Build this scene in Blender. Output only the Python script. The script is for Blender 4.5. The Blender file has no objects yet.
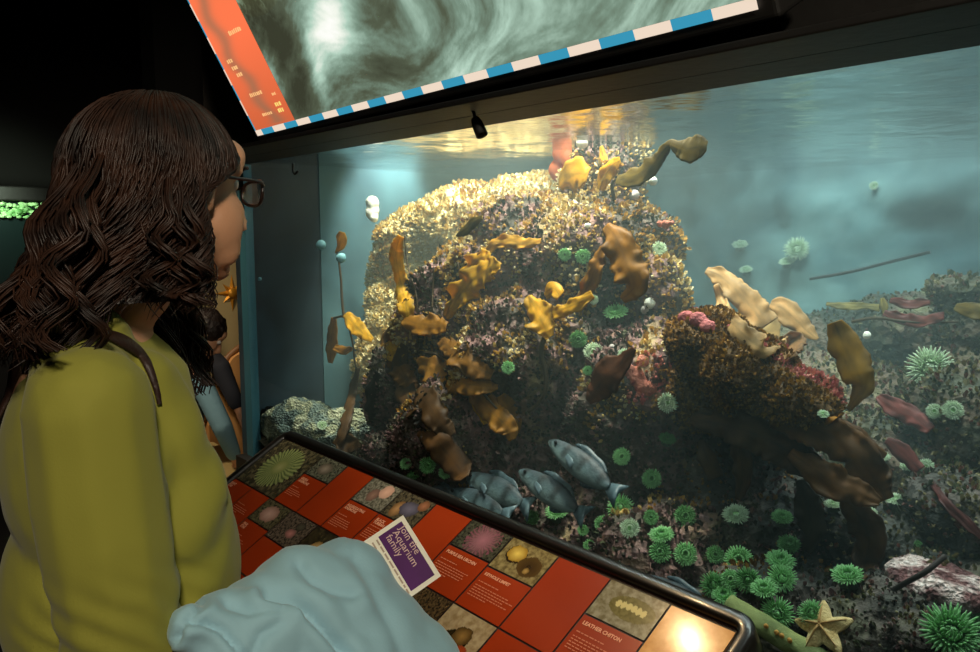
import bpy, bmesh, math, random
from mathutils import Vector, Matrix, noise, Quaternion
from mathutils.bvhtree import BVHTree
rnd = random.Random(7)
COL = bpy.context.scene.collection
V = Vector
# ---------------------------------------------------------------- camera model
CAM = V((0, -1.25, 1.45)); FP = 780.0
PIT = math.atan(91/780.0); AZ = math.atan(681/785.0)
cp, sp = math.cos(PIT), math.sin(PIT)
FW = V((-math.cos(AZ), math.sin(AZ), 0)); RT = V((math.sin(AZ), math.cos(AZ), 0)); UP = V((0, 0, 1))
def ray(u, v):
    a, b = (u-490)/FP, (326-v)/FP
    return FW*(cp+b*sp) + RT*a + UP*(b*cp-sp)
def at(u, v, Y):                    # point of the place at distance Y behind the glass
    d = ray(u, v); return CAM + d*((Y-CAM.y)/d.y)
def dep(u, v, t):                   # point at camera depth t (metres)
    return CAM + ray(u, v)*t
def depth(p):
    q = p-CAM; return q.dot(FW)*cp - q.z*sp
def onplane(u, v, p0, n):
    d = ray(u, v); return CAM + d*((p0-CAM).dot(n)/d.dot(n))
def proj(p):
    q = p-CAM; f = q.dot(FW); c = f*cp-q.z*sp
    return 490+FP*q.dot(RT)/c, 326-FP*(f*sp+q.z*cp)/c

# ---------------------------------------------------------------- materials
def srgb(r, g, b):
    f = lambda c: (c/12.92 if c <= .04045 else ((c+.055)/1.055)**2.4)
    return (f(r/255), f(g/255), f(b/255), 1)
MATS = {}
class NT:
    def __init__(s, name):
        s.m = bpy.data.materials.new(name); s.m.use_nodes = True
        s.t = s.m.node_tree; s.t.nodes.clear(); MATS[name] = s.m
        s.out = s.n('ShaderNodeOutputMaterial')
    def n(s, ty, **kw):
        x = s.t.nodes.new(ty)
        for k, v in kw.items():
            if k.startswith('i_'):
                key = k[2:].replace('_', ' ')
                x.inputs[key].default_value = v
            else: setattr(x, k, v)
        return x
    def l(s, a, b): s.t.links.new(a, b)
def mat(name, col, rough=.6, var=.0, scale=8, col2=None, bump=0, bscale=60, metal=0, spec=.5, coat=0, coord='Object', distort=0, attr=None, sheen=0):
    t = NT(name)
    p = t.n('ShaderNodeBsdfPrincipled')
    p.inputs['Roughness'].default_value = rough; p.inputs['Metallic'].default_value = metal
    p.inputs['Specular IOR Level'].default_value = spec
    if coat: p.inputs['Coat Weight'].default_value = coat; p.inputs['Coat Roughness'].default_value = .12
    if sheen: p.inputs['Sheen Weight'].default_value = sheen
    tc = t.n('ShaderNodeTexCoord')
    if attr:
        a = t.n('ShaderNodeAttribute'); a.attribute_name = attr; t.l(a.outputs['Color'], p.inputs['Base Color'])
    elif col2 is not None or var:
        if col2 is None: col2 = tuple(max(0, c*(1-var)) for c in col[:3])+(1,)
        nz = t.n('ShaderNodeTexNoise'); nz.inputs['Scale'].default_value = scale; nz.inputs['Detail'].default_value = 6
        nz.inputs['Distortion'].default_value = distort
        t.l(tc.outputs[coord], nz.inputs['Vector'])
        r = t.n('ShaderNodeValToRGB'); r.color_ramp.elements[0].position = .35; r.color_ramp.elements[1].position = .65
        r.color_ramp.elements[0].color = col2; r.color_ramp.elements[1].color = col
        t.l(nz.outputs['Fac'], r.inputs[0]); t.l(r.outputs[0], p.inputs['Base Color'])
    else: p.inputs['Base Color'].default_value = col
    if bump:
        nb = t.n('ShaderNodeTexNoise'); nb.inputs['Scale'].default_value = bscale; nb.inputs['Detail'].default_value = 5
        t.l(tc.outputs[coord], nb.inputs['Vector'])
        b = t.n('ShaderNodeBump'); b.inputs['Strength'].default_value = bump; b.inputs['Distance'].default_value = .01
        t.l(nb.outputs['Fac'], b.inputs['Height']); t.l(b.outputs[0], p.inputs['Normal'])
    t.l(p.outputs[0], t.out.inputs['Surface'])
    return t.m
def emis_attr(name, strength, rough=.25):
    t = NT(name); p = t.n('ShaderNodeBsdfPrincipled'); p.inputs['Base Color'].default_value = (.02, .02, .02, 1)
    p.inputs['Roughness'].default_value = rough
    a = t.n('ShaderNodeAttribute'); a.attribute_name = 'Col'
    t.l(a.outputs['Color'], p.inputs['Emission Color']); p.inputs['Emission Strength'].default_value = strength
    t.l(p.outputs[0], t.out.inputs['Surface']); return t.m
def leafy(name, attr='Col', trans=.45, rough=.45, col=None, scale=14):
    """thin translucent tissue: kelp, seaweed, tentacles"""
    t = NT(name); p = t.n('ShaderNodeBsdfPrincipled'); tr = t.n('ShaderNodeBsdfTranslucent'); mx = t.n('ShaderNodeMixShader')
    p.inputs['Roughness'].default_value = rough; mx.inputs[0].default_value = trans
    if col is None:
        a = t.n('ShaderNodeAttribute'); a.attribute_name = attr; c = a.outputs['Color']
    else:
        tc = t.n('ShaderNodeTexCoord'); nz = t.n('ShaderNodeTexNoise'); nz.inputs['Scale'].default_value = scale; nz.inputs['Detail'].default_value = 4
        t.l(tc.outputs['Object'], nz.inputs['Vector'])
        r = t.n('ShaderNodeValToRGB'); r.color_ramp.elements[0].position = .3; r.color_ramp.elements[1].position = .7
        r.color_ramp.elements[0].color = tuple(x*.6 for x in col[:3])+(1,); r.color_ramp.elements[1].color = col
        t.l(nz.outputs['Fac'], r.inputs[0]); c = r.outputs[0]
    t.l(c, p.inputs['Base Color']); t.l(c, tr.inputs['Color'])
    t.l(p.outputs[0], mx.inputs[1]); t.l(tr.outputs[0], mx.inputs[2]); t.l(mx.outputs[0], t.out.inputs['Surface'])
    return t.m

# ---------------------------------------------------------------- objects
def link(o, parent=None, m=None):
    COL.objects.link(o)
    if parent: o.parent = parent
    if m:
        for x in (m if isinstance(m, (list, tuple)) else [m]): o.data.materials.append(x)
    return o
def smooth(me, on=True):
    me.polygons.foreach_set('use_smooth', [on]*len(me.polygons))
class MB:
    """collects shapes of ONE part"""
    def __init__(s): s.v = []; s.f = []; s.c = []; s.mi = []
    def add(s, vs, fs, col=None, mi=0):
        k = len(s.v); s.v += [tuple(x) for x in vs]; s.f += [tuple(i+k for i in f) for f in fs]
        s.c += [col or (1, 1, 1)]*len(vs); s.mi += [mi]*len(fs); return s
    def grid(s, rows, col=None, closed=False, cols=None):
        nr, nc = len(rows), len(rows[0]); k = len(s.v); n2 = nc if closed else nc-1
        for i, r in enumerate(rows):
            for j, p in enumerate(r):
                s.v.append(tuple(p)); s.c.append(cols[i][j] if cols else (col or (1, 1, 1)))
        for i in range(nr-1):
            for j in range(n2):
                a = k+i*nc+j; b = k+i*nc+(j+1) % nc
                s.f.append((a, b, b+nc, a+nc)); s.mi.append(0)
        return s
    def tube(s, pts, rad, n=8, col=None, caps=True, flat=1.0):
        pts = [V(p) for p in pts]; rows = []; nrm = None
        for i, p in enumerate(pts):
            tg = (pts[min(i+1, len(pts)-1)]-pts[max(i-1, 0)])
            tg = tg.normalized() if tg.length > 1e-9 else V((0, 0, 1))
            if nrm is None:
                nrm = tg.orthogonal().normalized()
            else:
                nrm = nrm-tg*nrm.dot(tg); nrm = nrm.normalized() if nrm.length > 1e-6 else tg.orthogonal().normalized()
            bi = tg.cross(nrm); r = rad[i] if isinstance(rad, (list, tuple)) else rad
            rows.append([p+nrm*(r*math.cos(2*math.pi*j/n))+bi*(r*flat*math.sin(2*math.pi*j/n)) for j in range(n)])
        k = len(s.v); s.grid(rows, col, closed=True)
        if caps:
            s.f.append(tuple(range(k+n-1, k-1, -1))); s.mi.append(0)
            e = k+(len(pts)-1)*n; s.f.append(tuple(range(e, e+n))); s.mi.append(0)
        return s
    def box(s, lo, hi, col=None, M=None, bev=0):
        x0, y0, z0 = lo; x1, y1, z1 = hi
        bm = bmesh.new(); bmesh.ops.create_cube(bm, size=1)
        for w in bm.verts: w.co = V(((x0+x1)/2+w.co.x*(x1-x0), (y0+y1)/2+w.co.y*(y1-y0), (z0+z1)/2+w.co.z*(z1-z0)))
        if bev: bmesh.ops.bevel(bm, geom=list(bm.edges), offset=bev, segments=3, profile=.5, affect='EDGES')
        if M: bm.transform(M)
        bm.verts.index_update(); s.add([w.co.copy() for w in bm.verts], [[w.index for w in f.verts] for f in bm.faces], col); bm.free(); return s
    def ell(s, c, r, M=None, col=None, sub=3):
        bm = bmesh.new(); bmesh.ops.create_icosphere(bm, subdivisions=sub, radius=1)
        for w in bm.verts:
            q = V((w.co.x*r[0], w.co.y*r[1], w.co.z*r[2])); w.co = V(c)+((M @ q) if M else q)
        bm.verts.index_update(); s.add([w.co.copy() for w in bm.verts], [[w.index for w in f.verts] for f in bm.faces], col); bm.free(); return s
    def cap(s, a, ra, b, rb, col=None):
        """tapered capsule"""
        bm = bmesh.new()
        for p, r in ((a, ra), (b, rb)):
            bmesh.ops.create_icosphere(bm, subdivisions=2, radius=r, matrix=Matrix.Translation(V(p)))
        h = bmesh.ops.convex_hull(bm, input=list(bm.verts))
        bmesh.ops.delete(bm, geom=[g for g in h['geom_interior'] if isinstance(g, bmesh.types.BMVert)], context='VERTS')
        bm.verts.index_update(); s.add([w.co.copy() for w in bm.verts], [[w.index for w in f.verts] for f in bm.faces], col); bm.free(); return s
    def chain(s, pts):
        for (a, ra), (b, rb) in zip(pts[:-1], pts[1:]): s.cap(a, ra, b, rb)
        return s
    def mesh(s, name, sm=True):
        me = bpy.data.meshes.new(name); me.from_pydata(s.v, [], s.f); me.update()
        ca = me.color_attributes.new('Col', 'FLOAT_COLOR', 'POINT')
        ca.data.foreach_set('color', [x for c in s.c for x in (c[0], c[1], c[2], 1)])
        if any(s.mi): me.polygons.foreach_set('material_index', s.mi)
        smooth(me, sm); return me
    def build(s, name, m=None, parent=None, sm=True):
        return link(bpy.data.objects.new(name, s.mesh(name, sm)), parent, m)
def fuse(mb, voxel, sm_iter=4, sm_fac=.5, disp=None, subd=0):
    """one continuous surface out of overlapping volumes"""
    o = bpy.data.objects.new('tmp', mb.mesh('tmp')); COL.objects.link(o)
    r = o.modifiers.new('r', 'REMESH'); r.mode = 'VOXEL'; r.voxel_size = voxel; r.use_smooth_shade = True
    if sm_iter:
        k = o.modifiers.new('s', 'SMOOTH'); k.iterations = sm_iter; k.factor = sm_fac
    dg = bpy.context.evaluated_depsgraph_get(); me = bpy.data.meshes.new_from_object(o.evaluated_get(dg))
    bpy.data.objects.remove(o)
    if disp:
        me.update(); ns = [v.normal.copy() for v in me.vertices]
        for v, n in zip(me.vertices, ns):
            d = disp(v.co, n)
            v.co = v.co + (d if isinstance(d, Vector) else n*d)
        me.update()
    smooth(me); return me
def meshobj(name, me, m=None, parent=None):
    me.name = name; return link(bpy.data.objects.new(name, me), parent, m)
def tag(o, label=None, cat=None, group=None, kind=None):
    if label: o['label'] = label
    if cat: o['category'] = cat
    if group: o['group'] = group
    if kind: o['kind'] = kind
    return o
def empty(name, loc=(0, 0, 0), rotz=0):
    o = bpy.data.objects.new(name, None); o.location = loc; o.rotation_euler = (0, 0, rotz); o.empty_display_size = .05
    COL.objects.link(o); return o
def reparent(o, root):                   # keep a mesh built in world coordinates where it is
    o.parent = root; o.matrix_parent_inverse = root.matrix_basis.inverted()
def child(mb_or_me, name, m, root, sm=True):
    o = mb_or_me.build(name, m, None, sm) if isinstance(mb_or_me, MB) else meshobj(name, mb_or_me, m)
    reparent(o, root); return o
def cat_rom(P, n):
    P = [V(p) for p in P]; Q = [P[0]*2-P[1]]+P+[P[-1]*2-P[-2]]; out = []
    for i in range(1, len(Q)-2):
        for k in range(n):
            t = k/n; a, b, c, d = Q[i-1], Q[i], Q[i+1], Q[i+2]
            out.append(.5*((2*b)+(c-a)*t+(2*a-5*b+4*c-d)*t*t+(3*b-a-3*c+d)*t**3))
    out.append(P[-1]); return out
def lerp(a, b, t): return a+(b-a)*t
def fbm(p, f=1, o=4): return noise.fractal(V(p)*f, .9, 2.1, o)
def text_mesh(body, size, M, name, m, parent, align='LEFT', spacing=1.0, bold=0):
    cu = bpy.data.curves.new(name, 'FONT'); cu.body = body; cu.size = size; cu.align_x = align; cu.space_line = spacing; cu.resolution_u = 2; cu.offset = bold
    o = bpy.data.objects.new(name, cu); COL.objects.link(o)
    me = bpy.data.meshes.new_from_object(o.evaluated_get(bpy.context.evaluated_depsgraph_get()))
    bpy.data.objects.remove(o); me.transform(M)
    t = meshobj(name, me, m); smooth(me, False)
    if parent: reparent(t, parent)
    return t
def frame(o, x, y, z):
    M = Matrix((x, y, z)).transposed().to_4x4(); M.translation = o; return M
# ================================================================ SETTING
black = mat('black_paint', srgb(17, 15, 13), .6, bump=.1, bscale=40)
soft_black = mat('dark_plaster', srgb(20, 18, 16), .85)
carpet = mat('dark_carpet', srgb(40, 36, 32), .95, var=.4, scale=200)
tanwall = mat('tan_plaster', srgb(168, 150, 106), .8, var=.15, scale=3)
def struct(name, lo, hi, m, bev=0, label=None):
    o = MB().box(lo, hi, bev=bev).build(name, m, sm=False); o['kind'] = 'structure'
    if label: o['label'] = label
    return o
ZC = 2.95
struct('floor', (-6.0, -3.6, -.1), (1.6, 3.0, 0), carpet)
struct('ceiling', (-6.0, -3.6, ZC), (1.6, 3.0, ZC+.1), soft_black)
struct('wall_back', (-6.0, -3.7, 0), (1.6, -3.6, ZC), soft_black)
struct('wall_right', (1.6, -3.6, 0), (1.7, 3.0, ZC), soft_black)
struct('wall_end', (-6.1, -3.6, 0), (-6.0, 3.0, ZC), soft_black)
struct('wall_left', (-4.4, .14, 0), (-4.2, 3.0, 1.32), tanwall)
struct('wall_left_upper', (-4.4, .14, 1.32), (-4.2, 3.0, ZC), soft_black)
struct('wall_front', (-6.0, 3.0, 0), (1.6, 3.1, ZC), soft_black)
# the wall the tank is set in
X0, X1, YB, ZF, ZW = -2.83, .9, 1.95, .58, 1.722
struct('trim_1', (X0-.05, -.13, 1.7095), (1.6, -.01, ZC), black)                 # header beam over the glass
struct('trim_2', (X0-.05, -.245, 1.7095), (1.6, -.13, 1.722), black, .003)          # soffit ledge under the sign
struct('wall_tank_base', (X0-.05, -.06, 0), (1.6, -.01, .60), black)
tank_in = mat('painted_tank_wall', srgb(112, 144, 142), .8, col2=srgb(66, 102, 106), scale=2.2, bump=.4, bscale=9, distort=1.5)
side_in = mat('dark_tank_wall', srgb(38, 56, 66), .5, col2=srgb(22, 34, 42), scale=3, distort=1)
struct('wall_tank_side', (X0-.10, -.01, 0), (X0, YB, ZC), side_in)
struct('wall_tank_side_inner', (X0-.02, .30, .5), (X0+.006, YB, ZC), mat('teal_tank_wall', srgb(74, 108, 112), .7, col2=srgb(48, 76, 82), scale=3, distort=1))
struct('wall_tank_side_right', (X1, -.01, 0), (X1+.1, YB, ZC), tank_in)
struct('trim_3', (X0-.03, -.022, .60), (X0+.025, .01, 1.7095), mat('teal_pane_edge', srgb(52, 98, 112), .35), label='teal edge strip of the tank pane')
# glass pane: clear sheet, mirror share by angle on its room side
t = NT('tank_glass'); fr = t.n('ShaderNodeFresnel'); fr.inputs['IOR'].default_value = 1.45
gl = t.n('ShaderNodeBsdfGlossy'); gl.inputs['Roughness'].default_value = .02
tr = t.n('ShaderNodeBsdfTransparent'); tr.inputs['Color'].default_value = (.95, .98, .98, 1); mx = t.n('ShaderNodeMixShader')
t.l(fr.outputs[0], mx.inputs[0]); t.l(tr.outputs[0], mx.inputs[1]); t.l(gl.outputs[0], mx.inputs[2]); t.l(mx.outputs[0], t.out.inputs['Surface'])
t2 = NT('tank_glass_body'); tr2 = t2.n('ShaderNodeBsdfTransparent'); t2.l(tr2.outputs[0], t2.out.inputs['Surface'])
g = MB().box((X0+.025, -.01, .60), (X1, -.001, 1.7095)).build('window_1', [t.m, t2.m], sm=False)
g['kind'] = 'structure'; g['label'] = 'large clear front pane of the aquarium'
for p in g.data.polygons: p.material_index = 0 if p.normal.y < -.5 else 1
# water body (haze) and its surface
t = NT('tank_water'); va = t.n('ShaderNodeVolumeAbsorption'); vs = t.n('ShaderNodeVolumeScatter'); ad = t.n('ShaderNodeAddShader')
va.inputs['Color'].default_value = (.50, .88, .88, 1); va.inputs['Density'].default_value = .26
vs.inputs['Color'].default_value = (.74, .97, .96, 1); vs.inputs['Density'].default_value = .20; vs.inputs['Anisotropy'].default_value = .35
t.l(va.outputs[0], ad.inputs[0]); t.l(vs.outputs[0], ad.inputs[1]); t.l(ad.outputs[0], t.out.inputs['Volume'])
w = MB().box((X0+.007, 0.0, ZF), (X1-.005, YB-.005, ZW-.002)).build('tank_water', t.m, sm=False)
tag(w, 'hazy blue green water filling the aquarium', 'water', kind='stuff')
t = NT('water_surface'); fr = t.n('ShaderNodeFresnel'); fr.inputs['IOR'].default_value = 1.33
gl = t.n('ShaderNodeBsdfGlossy'); gl.inputs['Roughness'].default_value = .17; tr = t.n('ShaderNodeBsdfTransparent'); mx = t.n('ShaderNodeMixShader')
tc = t.n('ShaderNodeTexCoord'); nz = t.n('ShaderNodeTexNoise'); nz.inputs['Scale'].default_value = 5; nz.inputs['Detail'].default_value = 3
bp = t.n('ShaderNodeBump'); bp.inputs['Strength'].default_value = .35; bp.inputs['Distance'].default_value = .05
t.l(tc.outputs['Object'], nz.inputs['Vector']); t.l(nz.outputs['Fac'], bp.inputs['Height']); t.l(bp.outputs[0], gl.inputs['Normal'])
t.l(fr.outputs[0], mx.inputs[0]); t.l(tr.outputs[0], mx.inputs[1]); t.l(gl.outputs[0], mx.inputs[2]); t.l(mx.outputs[0], t.out.inputs['Surface'])
rows = [[(lerp(X0, X1, i/60), lerp(0, YB, j/40), ZW+.004*noise.noise(V((i*.35, j*.35, 1)))) for i in range(61)] for j in range(41)]
o = MB().grid(rows).build('water_surface', t.m)
tag(o, 'rippled underside of the water surface at the top of the tank', 'water', kind='stuff')
# rockwork of the tank's back wall and gravel bed
rows = []
for j in range(61):
    r = []
    for i in range(121):
        x, z = lerp(X0, X1, i/120), lerp(ZF, ZC, j/60)
        p = V((x, 1.9, z)); low = max(0, 1.5-z)
        d = .10*fbm(p, 1.3)+.05*fbm(p, 4)+.02*fbm(p, 11)+low*.22
        r.append((x, min(YB-.02, YB-.10-d), z))
    rows.append(r)
bw = MB().grid(rows).build('wall_tank_back', tank_in); bw['kind'] = 'structure'; bw['label'] = 'rocky pale blue green back wall of the aquarium'
gravel = mat('gravel', srgb(112, 104, 84), .9, col2=srgb(50, 50, 44), scale=45, bump=.8, bscale=70)
rows = []
for j in range(81):
    r = []
    for i in range(141):
        x, y = lerp(X0, X1, i/140), lerp(0, YB-.02, j/80)
        r.append((x, y, .655+.10*y+.05*max(0, x+1.0)+.03*fbm((x, y, 3), 3)+.016*fbm((x, y, 0), 14)))
    rows.append(r)
tf = MB().grid(rows).build('floor_tank', gravel); tf['kind'] = 'structure'; tf['label'] = 'rubble bed of the aquarium'

# ---- things of the room at the far left
# star ornament on the tan wall
c = V((-4.2, .50, 1.13)); root = empty('star_ornament', c); tag(root, 'gold eight pointed star ornament on the tan wall', 'ornament')
gold = mat('gold_leaf', srgb(200, 140, 45), .35, metal=.6)
m1 = MB()
for k in range(8):
    a = k*math.pi/4; L = .105 if k % 2 == 0 else .075
    d = V((0, math.cos(a), math.sin(a))); s = V((0, -math.sin(a), math.cos(a)))
    m1.add([c+d*L, c+s*.016+d*.02, c+V((.018, 0, 0))+d*.02, c-s*.016+d*.02, c], [(0, 1, 2), (0, 2, 3), (1, 4, 2), (2, 4, 3), (0, 3, 4, 1)])
child(m1, 'ray', gold, root, False)
child(MB().ell(c+V((.012, 0, 0)), (.014, .03, .03)), 'boss', gold, root)
# distant tank
c0 = V((-5.99, -.7, 0)); root = empty('aquarium_tank', (-5.8, -.45, 0)); tag(root, 'distant aquarium with a green lit top edge in the dark behind the woman', 'aquarium')
child(MB().box((-5.98, -.95, 0), (-5.6, .02, .95), bev=.01), 'base_cabinet', black, root, False)
child(MB().box((-5.98, -.95, 1.66), (-5.6, .02, 1.75), bev=.01), 'lid', black, root, False)
dk = mat('murky_glass', srgb(24, 40, 40), .25)
child(MB().box((-5.97, -.93, .95), (-5.66, 0, 1.66)), 'water_block', dk, root, False)
m1 = MB(); r2 = random.Random(3)
for k in range(260):
    y = r2.uniform(-.93, -.05); z = 1.595+r2.uniform(-.035, .05); s_ = r2.uniform(.006, .018)
    m1.ell((-5.645+r2.uniform(-.01, .015), y, z), (.015, s_*1.6, s_), sub=1)
child(m1, 'green_growth', mat('lit_green_growth', srgb(200, 250, 180), .6, col2=srgb(90, 160, 80), scale=26), root)
# counter and low partition beside the tank
tanp = mat('tan_laminate', srgb(205, 150, 90), .5, var=.08, scale=4)
root = empty('low_partition', (-3.75, .35, 0)); tag(root, 'low tan partition with a rounded top behind the child', 'partition')
prof = [(.12, 0), (.12, .55), (.17, .75), (.25, .86), (.36, .92), (.50, .94), (.66, .93), (.66, 0)]
m1 = MB(); n = len(prof); vs = [(-3.62, y, z) for y, z in prof]+[(-3.70, y, z) for y, z in prof]
m1.add(vs, [tuple(range(n)), tuple(range(2*n-1, n-1, -1))]+[(i, i+n, (i+1) % n+n, (i+1) % n) for i in range(n)])
child(m1, 'board', tanp, root, False)
child(MB().tube(cat_rom([(-3.66, y, z+.008) for y, z in prof[1:7]], 4), .016, 8), 'edge_moulding', mat('brown_moulding', srgb(120, 80, 40), .5), root)
root = empty('touch_counter', (-3.1, .02, 0)); tag(root, 'low olive topped counter under the child\'s hand at the tank end', 'counter')
child(MB().box((-3.60, -.26, .44), (-2.95, .13, .475), bev=.008), 'counter_top', mat('olive_counter', srgb(170, 150, 100), .35, var=.2, scale=6), root, False)
child(MB().box((-3.55, -.22, 0), (-3.00, .10, .44)), 'plinth', black, root, False)
# ================================================================ BACKLIT SIGN
O = V((-2.1734, -.25, 1.7335)); sx = V((1.5851, 0, .022)).normalized(); A = math.atan2(.187, .342)
su = V((0, -math.sin(A), math.cos(A))); sn = sx.cross(su); SL, SH = 1.5852, .56
MS = frame(O, sx, su, sn)
root = empty('lightbox_sign', O); tag(root, 'large backlit sign of churning sea water leaning out above the tank', 'sign')
child(MB().box((-.02, -.02, -.09), (SL+.02, SH+.02, -.004), bev=.008, M=MS), 'housing', black, root, False)
def flow(x, y):
    """foam swirl picture: returns colour at x (0..1.34) y (0..SH) of the picture"""
    q = V((noise.noise(V((x*2.6, y*3.6, 0))), noise.noise(V((x*2.6+5, y*3.6+2, 1)))))
    q2 = V((noise.noise(V((x*7, y*9, 11))), noise.noise(V((x*7+3, y*9, 12)))))
    # streaks fan out to the upper right from the bright whirl and curl down on its left
    ang = math.radians(22)+.30*q.x-.22*math.exp(-((x-.75)**2/.04+(y-.10)**2/.008))
    u_, w_ = x*math.cos(ang)+y*math.sin(ang), -x*math.sin(ang)+y*math.cos(ang)
    st = noise.fractal(V((u_*3.4, w_*13+q2.y*.35, 2)), .55, 2.2, 7); big = noise.fractal(V((u_*2.6+q.x*.4, w_*5.5+q.y*.3, 7)), .7, 2.1, 6); fine = noise.fractal(V((x*40, y*52, 3)), .6, 2.1, 3)
    g = .45+.17*st+.24*big+.03*fine
    cx, cy = x-.345, y-.205
    g += .60*math.exp(-((cx*.85+cy*.5)**2/.011+(cx*.5-cy*.85)**2/.0045))
    g += .34*math.exp(-(((x-.215)-(y-.12)*.42)**2/.0016))*math.exp(-((y-.10)/.09)**2)
    g += .34*math.exp(-((x-.86)**2/.035+(y-.235)**2/.003)); g += .22*math.exp(-((x-.62)**2/.03+(y-.30)**2/.002))
    g += .12*math.exp(-((x-1.15)**2/.06+(y-.15)**2/.008))
    g -= .42*math.exp(-((x-.10)**2/.012+(y-.25)**2/.010)); g -= .30*math.exp(-((x-.10)**2/.010+(y-.08)**2/.010)); g -= .20*math.exp(-((x-.50)**2/.03+(y-.075)**2/.004)); g -= .16*math.exp(-((x-.55)**2/.010+(y-.17)**2/.003))
    br = math.exp(-((x-.10)**2/.022+(y-.40)**2/.010))
    v_ = abs(noise.noise(V((x*9, y*9+x*5, 4)))+.15*fine)
    g = g*(1-br)+br*(.14+.62*max(0, .08-v_)/.08+.10*fine)
    g = max(0, min(1, g))
    stops = [(0, (.040, .044, .026)), (.25, (.085, .105, .066)), (.45, (.19, .285, .215)), (.68, (.44, .63, .51)), (.9, (.90, .94, .84)), (1, (1, 1, .95))]
    for (a0, c0), (a1, c1) in zip(stops[:-1], stops[1:]):
        if g <= a1:
            k = (g-a0)/(a1-a0); c = [lerp(c0[i], c1[i], k) for i in range(3)]; break
    if br > .2: c = [lerp(c[i], (c[i]*1.15, c[i]*.95, c[i]*.6)[i], br) for i in range(3)]
    return c
BW = .0165
def plate(x0, x1, y0, y1, nx, ny, fn, z=0.0):
    m = MB(); rows = [[MS @ V((lerp(x0, x1, i/nx), lerp(y0, y1, j/ny), z)) for i in range(nx+1)] for j in range(ny+1)]
    cols = [[fn(lerp(x0, x1, i/nx), lerp(y0, y1, j/ny)) for i in range(nx+1)] for j in range(ny+1)]
    return m.grid(rows, cols=cols)
lit = emis_attr('backlit_print', 1.0)
pic = child(plate(.245, SL-BW*.6, BW, SH, 460, 190, lambda x, y: flow(x-.245, y)), 'picture', lit, root); pic['label'] = 'foaming grey green water picture'
def strip(x, y):
    k = y/SH; xx = x/.245
    c = [lerp(.62, 1.0, min(1, k*2.2)), lerp(.125, .195, min(1, k*2.0)), lerp(.045, .075, min(1, k*2))]
    # dark figure-like kelp band running down the strip
    cx = .30+.75*max(0, .42-k)+.06*math.sin(k*30)
    d = abs(xx-cx)/(.15+.05*noise.noise(V((k*14, 1, 0)))); b = math.exp(-d*d)*(.62 if .04 < k < .75 else .25)
    return [lerp(c[0], .22, b), lerp(c[1], .16, b), lerp(c[2], .09, b)]
st = child(plate(.006, .245, BW, SH, 60, 130, strip, .0005), 'red_strip', lit, root); st['label'] = 'red orange text strip of the sign'
def seg(name, x0, x1, y0, y1, col):
    return child(MB().add([MS @ V(p) for p in ((x0, y0, .001), (x1, y0, .001), (x1, y1, .001), (x0, y1, .001))], [(0, 1, 2, 3)], col), name, lit, root, False)
white, blue = (.86, .70, .56), (.035, .30, .47)
xb = 1.509+.07; k = 0
while xb > 0:
    seg('border_check', max(0, xb-.07), min(SL, xb), 0, BW, white if k % 2 == 0 else blue); xb -= .07; k += 1
y = BW; k = 0
while y < SH:
    seg('border_check', 0, .007, y, min(SH, y+.045), white if k % 2 == 1 else blue)
    seg('border_check', SL-.012, SL, y, min(SH, y+.045), white if k % 2 == 0 else blue); y += .045; k += 1
pale = (1.0, .55, .22)
def dashes(x, y, w, h, n, col=pale, sl=0.0):
    m = MB(); r_ = random.Random(int(x*1000+y*77)); px = x
    for i in range(n):
        ww = w/n*r_.uniform(.55, .85)
        m.add([MS @ V(p) for p in ((px, y, .0015), (px+ww, y, .0015), (px+ww, y+h*r_.uniform(.6, 1), .0015), (px, y+h*.8, .0015))], [(0, 1, 2, 3)], col); px += w/n
    child(m, 'lettering', lit, st, False)
dashes(.13, .265, .075, .013, 7); dashes(.075, .105, .075, .012, 7); dashes(.09, .048, .06, .010, 6)
for k in range(3): dashes(.045+.008*k, .205-.020*k, .035, .012, 3)
for k in range(2): dashes(.185, .063-.017*k, .034, .012, 3, (1, .75, .2))
dashes(.195, .092, .022, .008, 3)

# ================================================================ INFORMATION PANEL
PA = math.radians(30); PO = V((-2.4, -.08, .7755)); px_ = V((1, 0, 0)); py_ = V((0, math.cos(PA), math.sin(PA))); pn = px_.cross(py_)
MP = frame(PO, px_, py_, pn)         # local: x along, y = -s (down the slope), z out of the face
def pl(x, s, z=0): return MP @ V((x, -s, z))
root = empty('information_panel', (-1.5, -.35, 0)); tag(root, 'sloping red information panel with animal photos in front of the tank', 'information panel')
bez = mat('black_bezel', srgb(22, 18, 15), .28, coat=.4)
def rrect(x0, x1, s0, s1, r, n=8):
    o = []
    for cx, cs, a0 in ((x1-r, s0+r, -90), (x1-r, s1-r, 0), (x0+r, s1-r, 90), (x0+r, s0+r, 180)):
        for k in range(n+1):
            a = math.radians(a0+90*k/n); o.append((cx+r*math.cos(a), cs+r*math.sin(a)))
    return o
PX0, PX1, PS0, PS1 = -.018, 1.75, -.024, .68
m = MB(); prof = [(0, -.05), (0, .004), (.003, .010), (.008, .0125), (.024, .0125), (.029, .010), (.031, .001)]
rows = []
for off, z in prof: rows.append([pl(x, s, z) for x, s in rrect(PX0+off, PX1-off, PS0+off, PS1-off, max(.010, .045-off))])
m.grid(rows, closed=True)
child(m, 'bezel', bez, root)
child(MB().add([pl(x, s, -.002) for x, s in ((.0, 0), (.0, PS1-.02), (PX1-.02, PS1-.02), (PX1-.02, 0))], [(0, 1, 2, 3)]), 'backing', mat('dark_grout', srgb(28, 12, 8), .5), root, False)
child(MB().box((-.01, -.64, -.14), (PX1-.01, -.11, -.05), M=MP), 'case', black, root, False)
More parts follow.
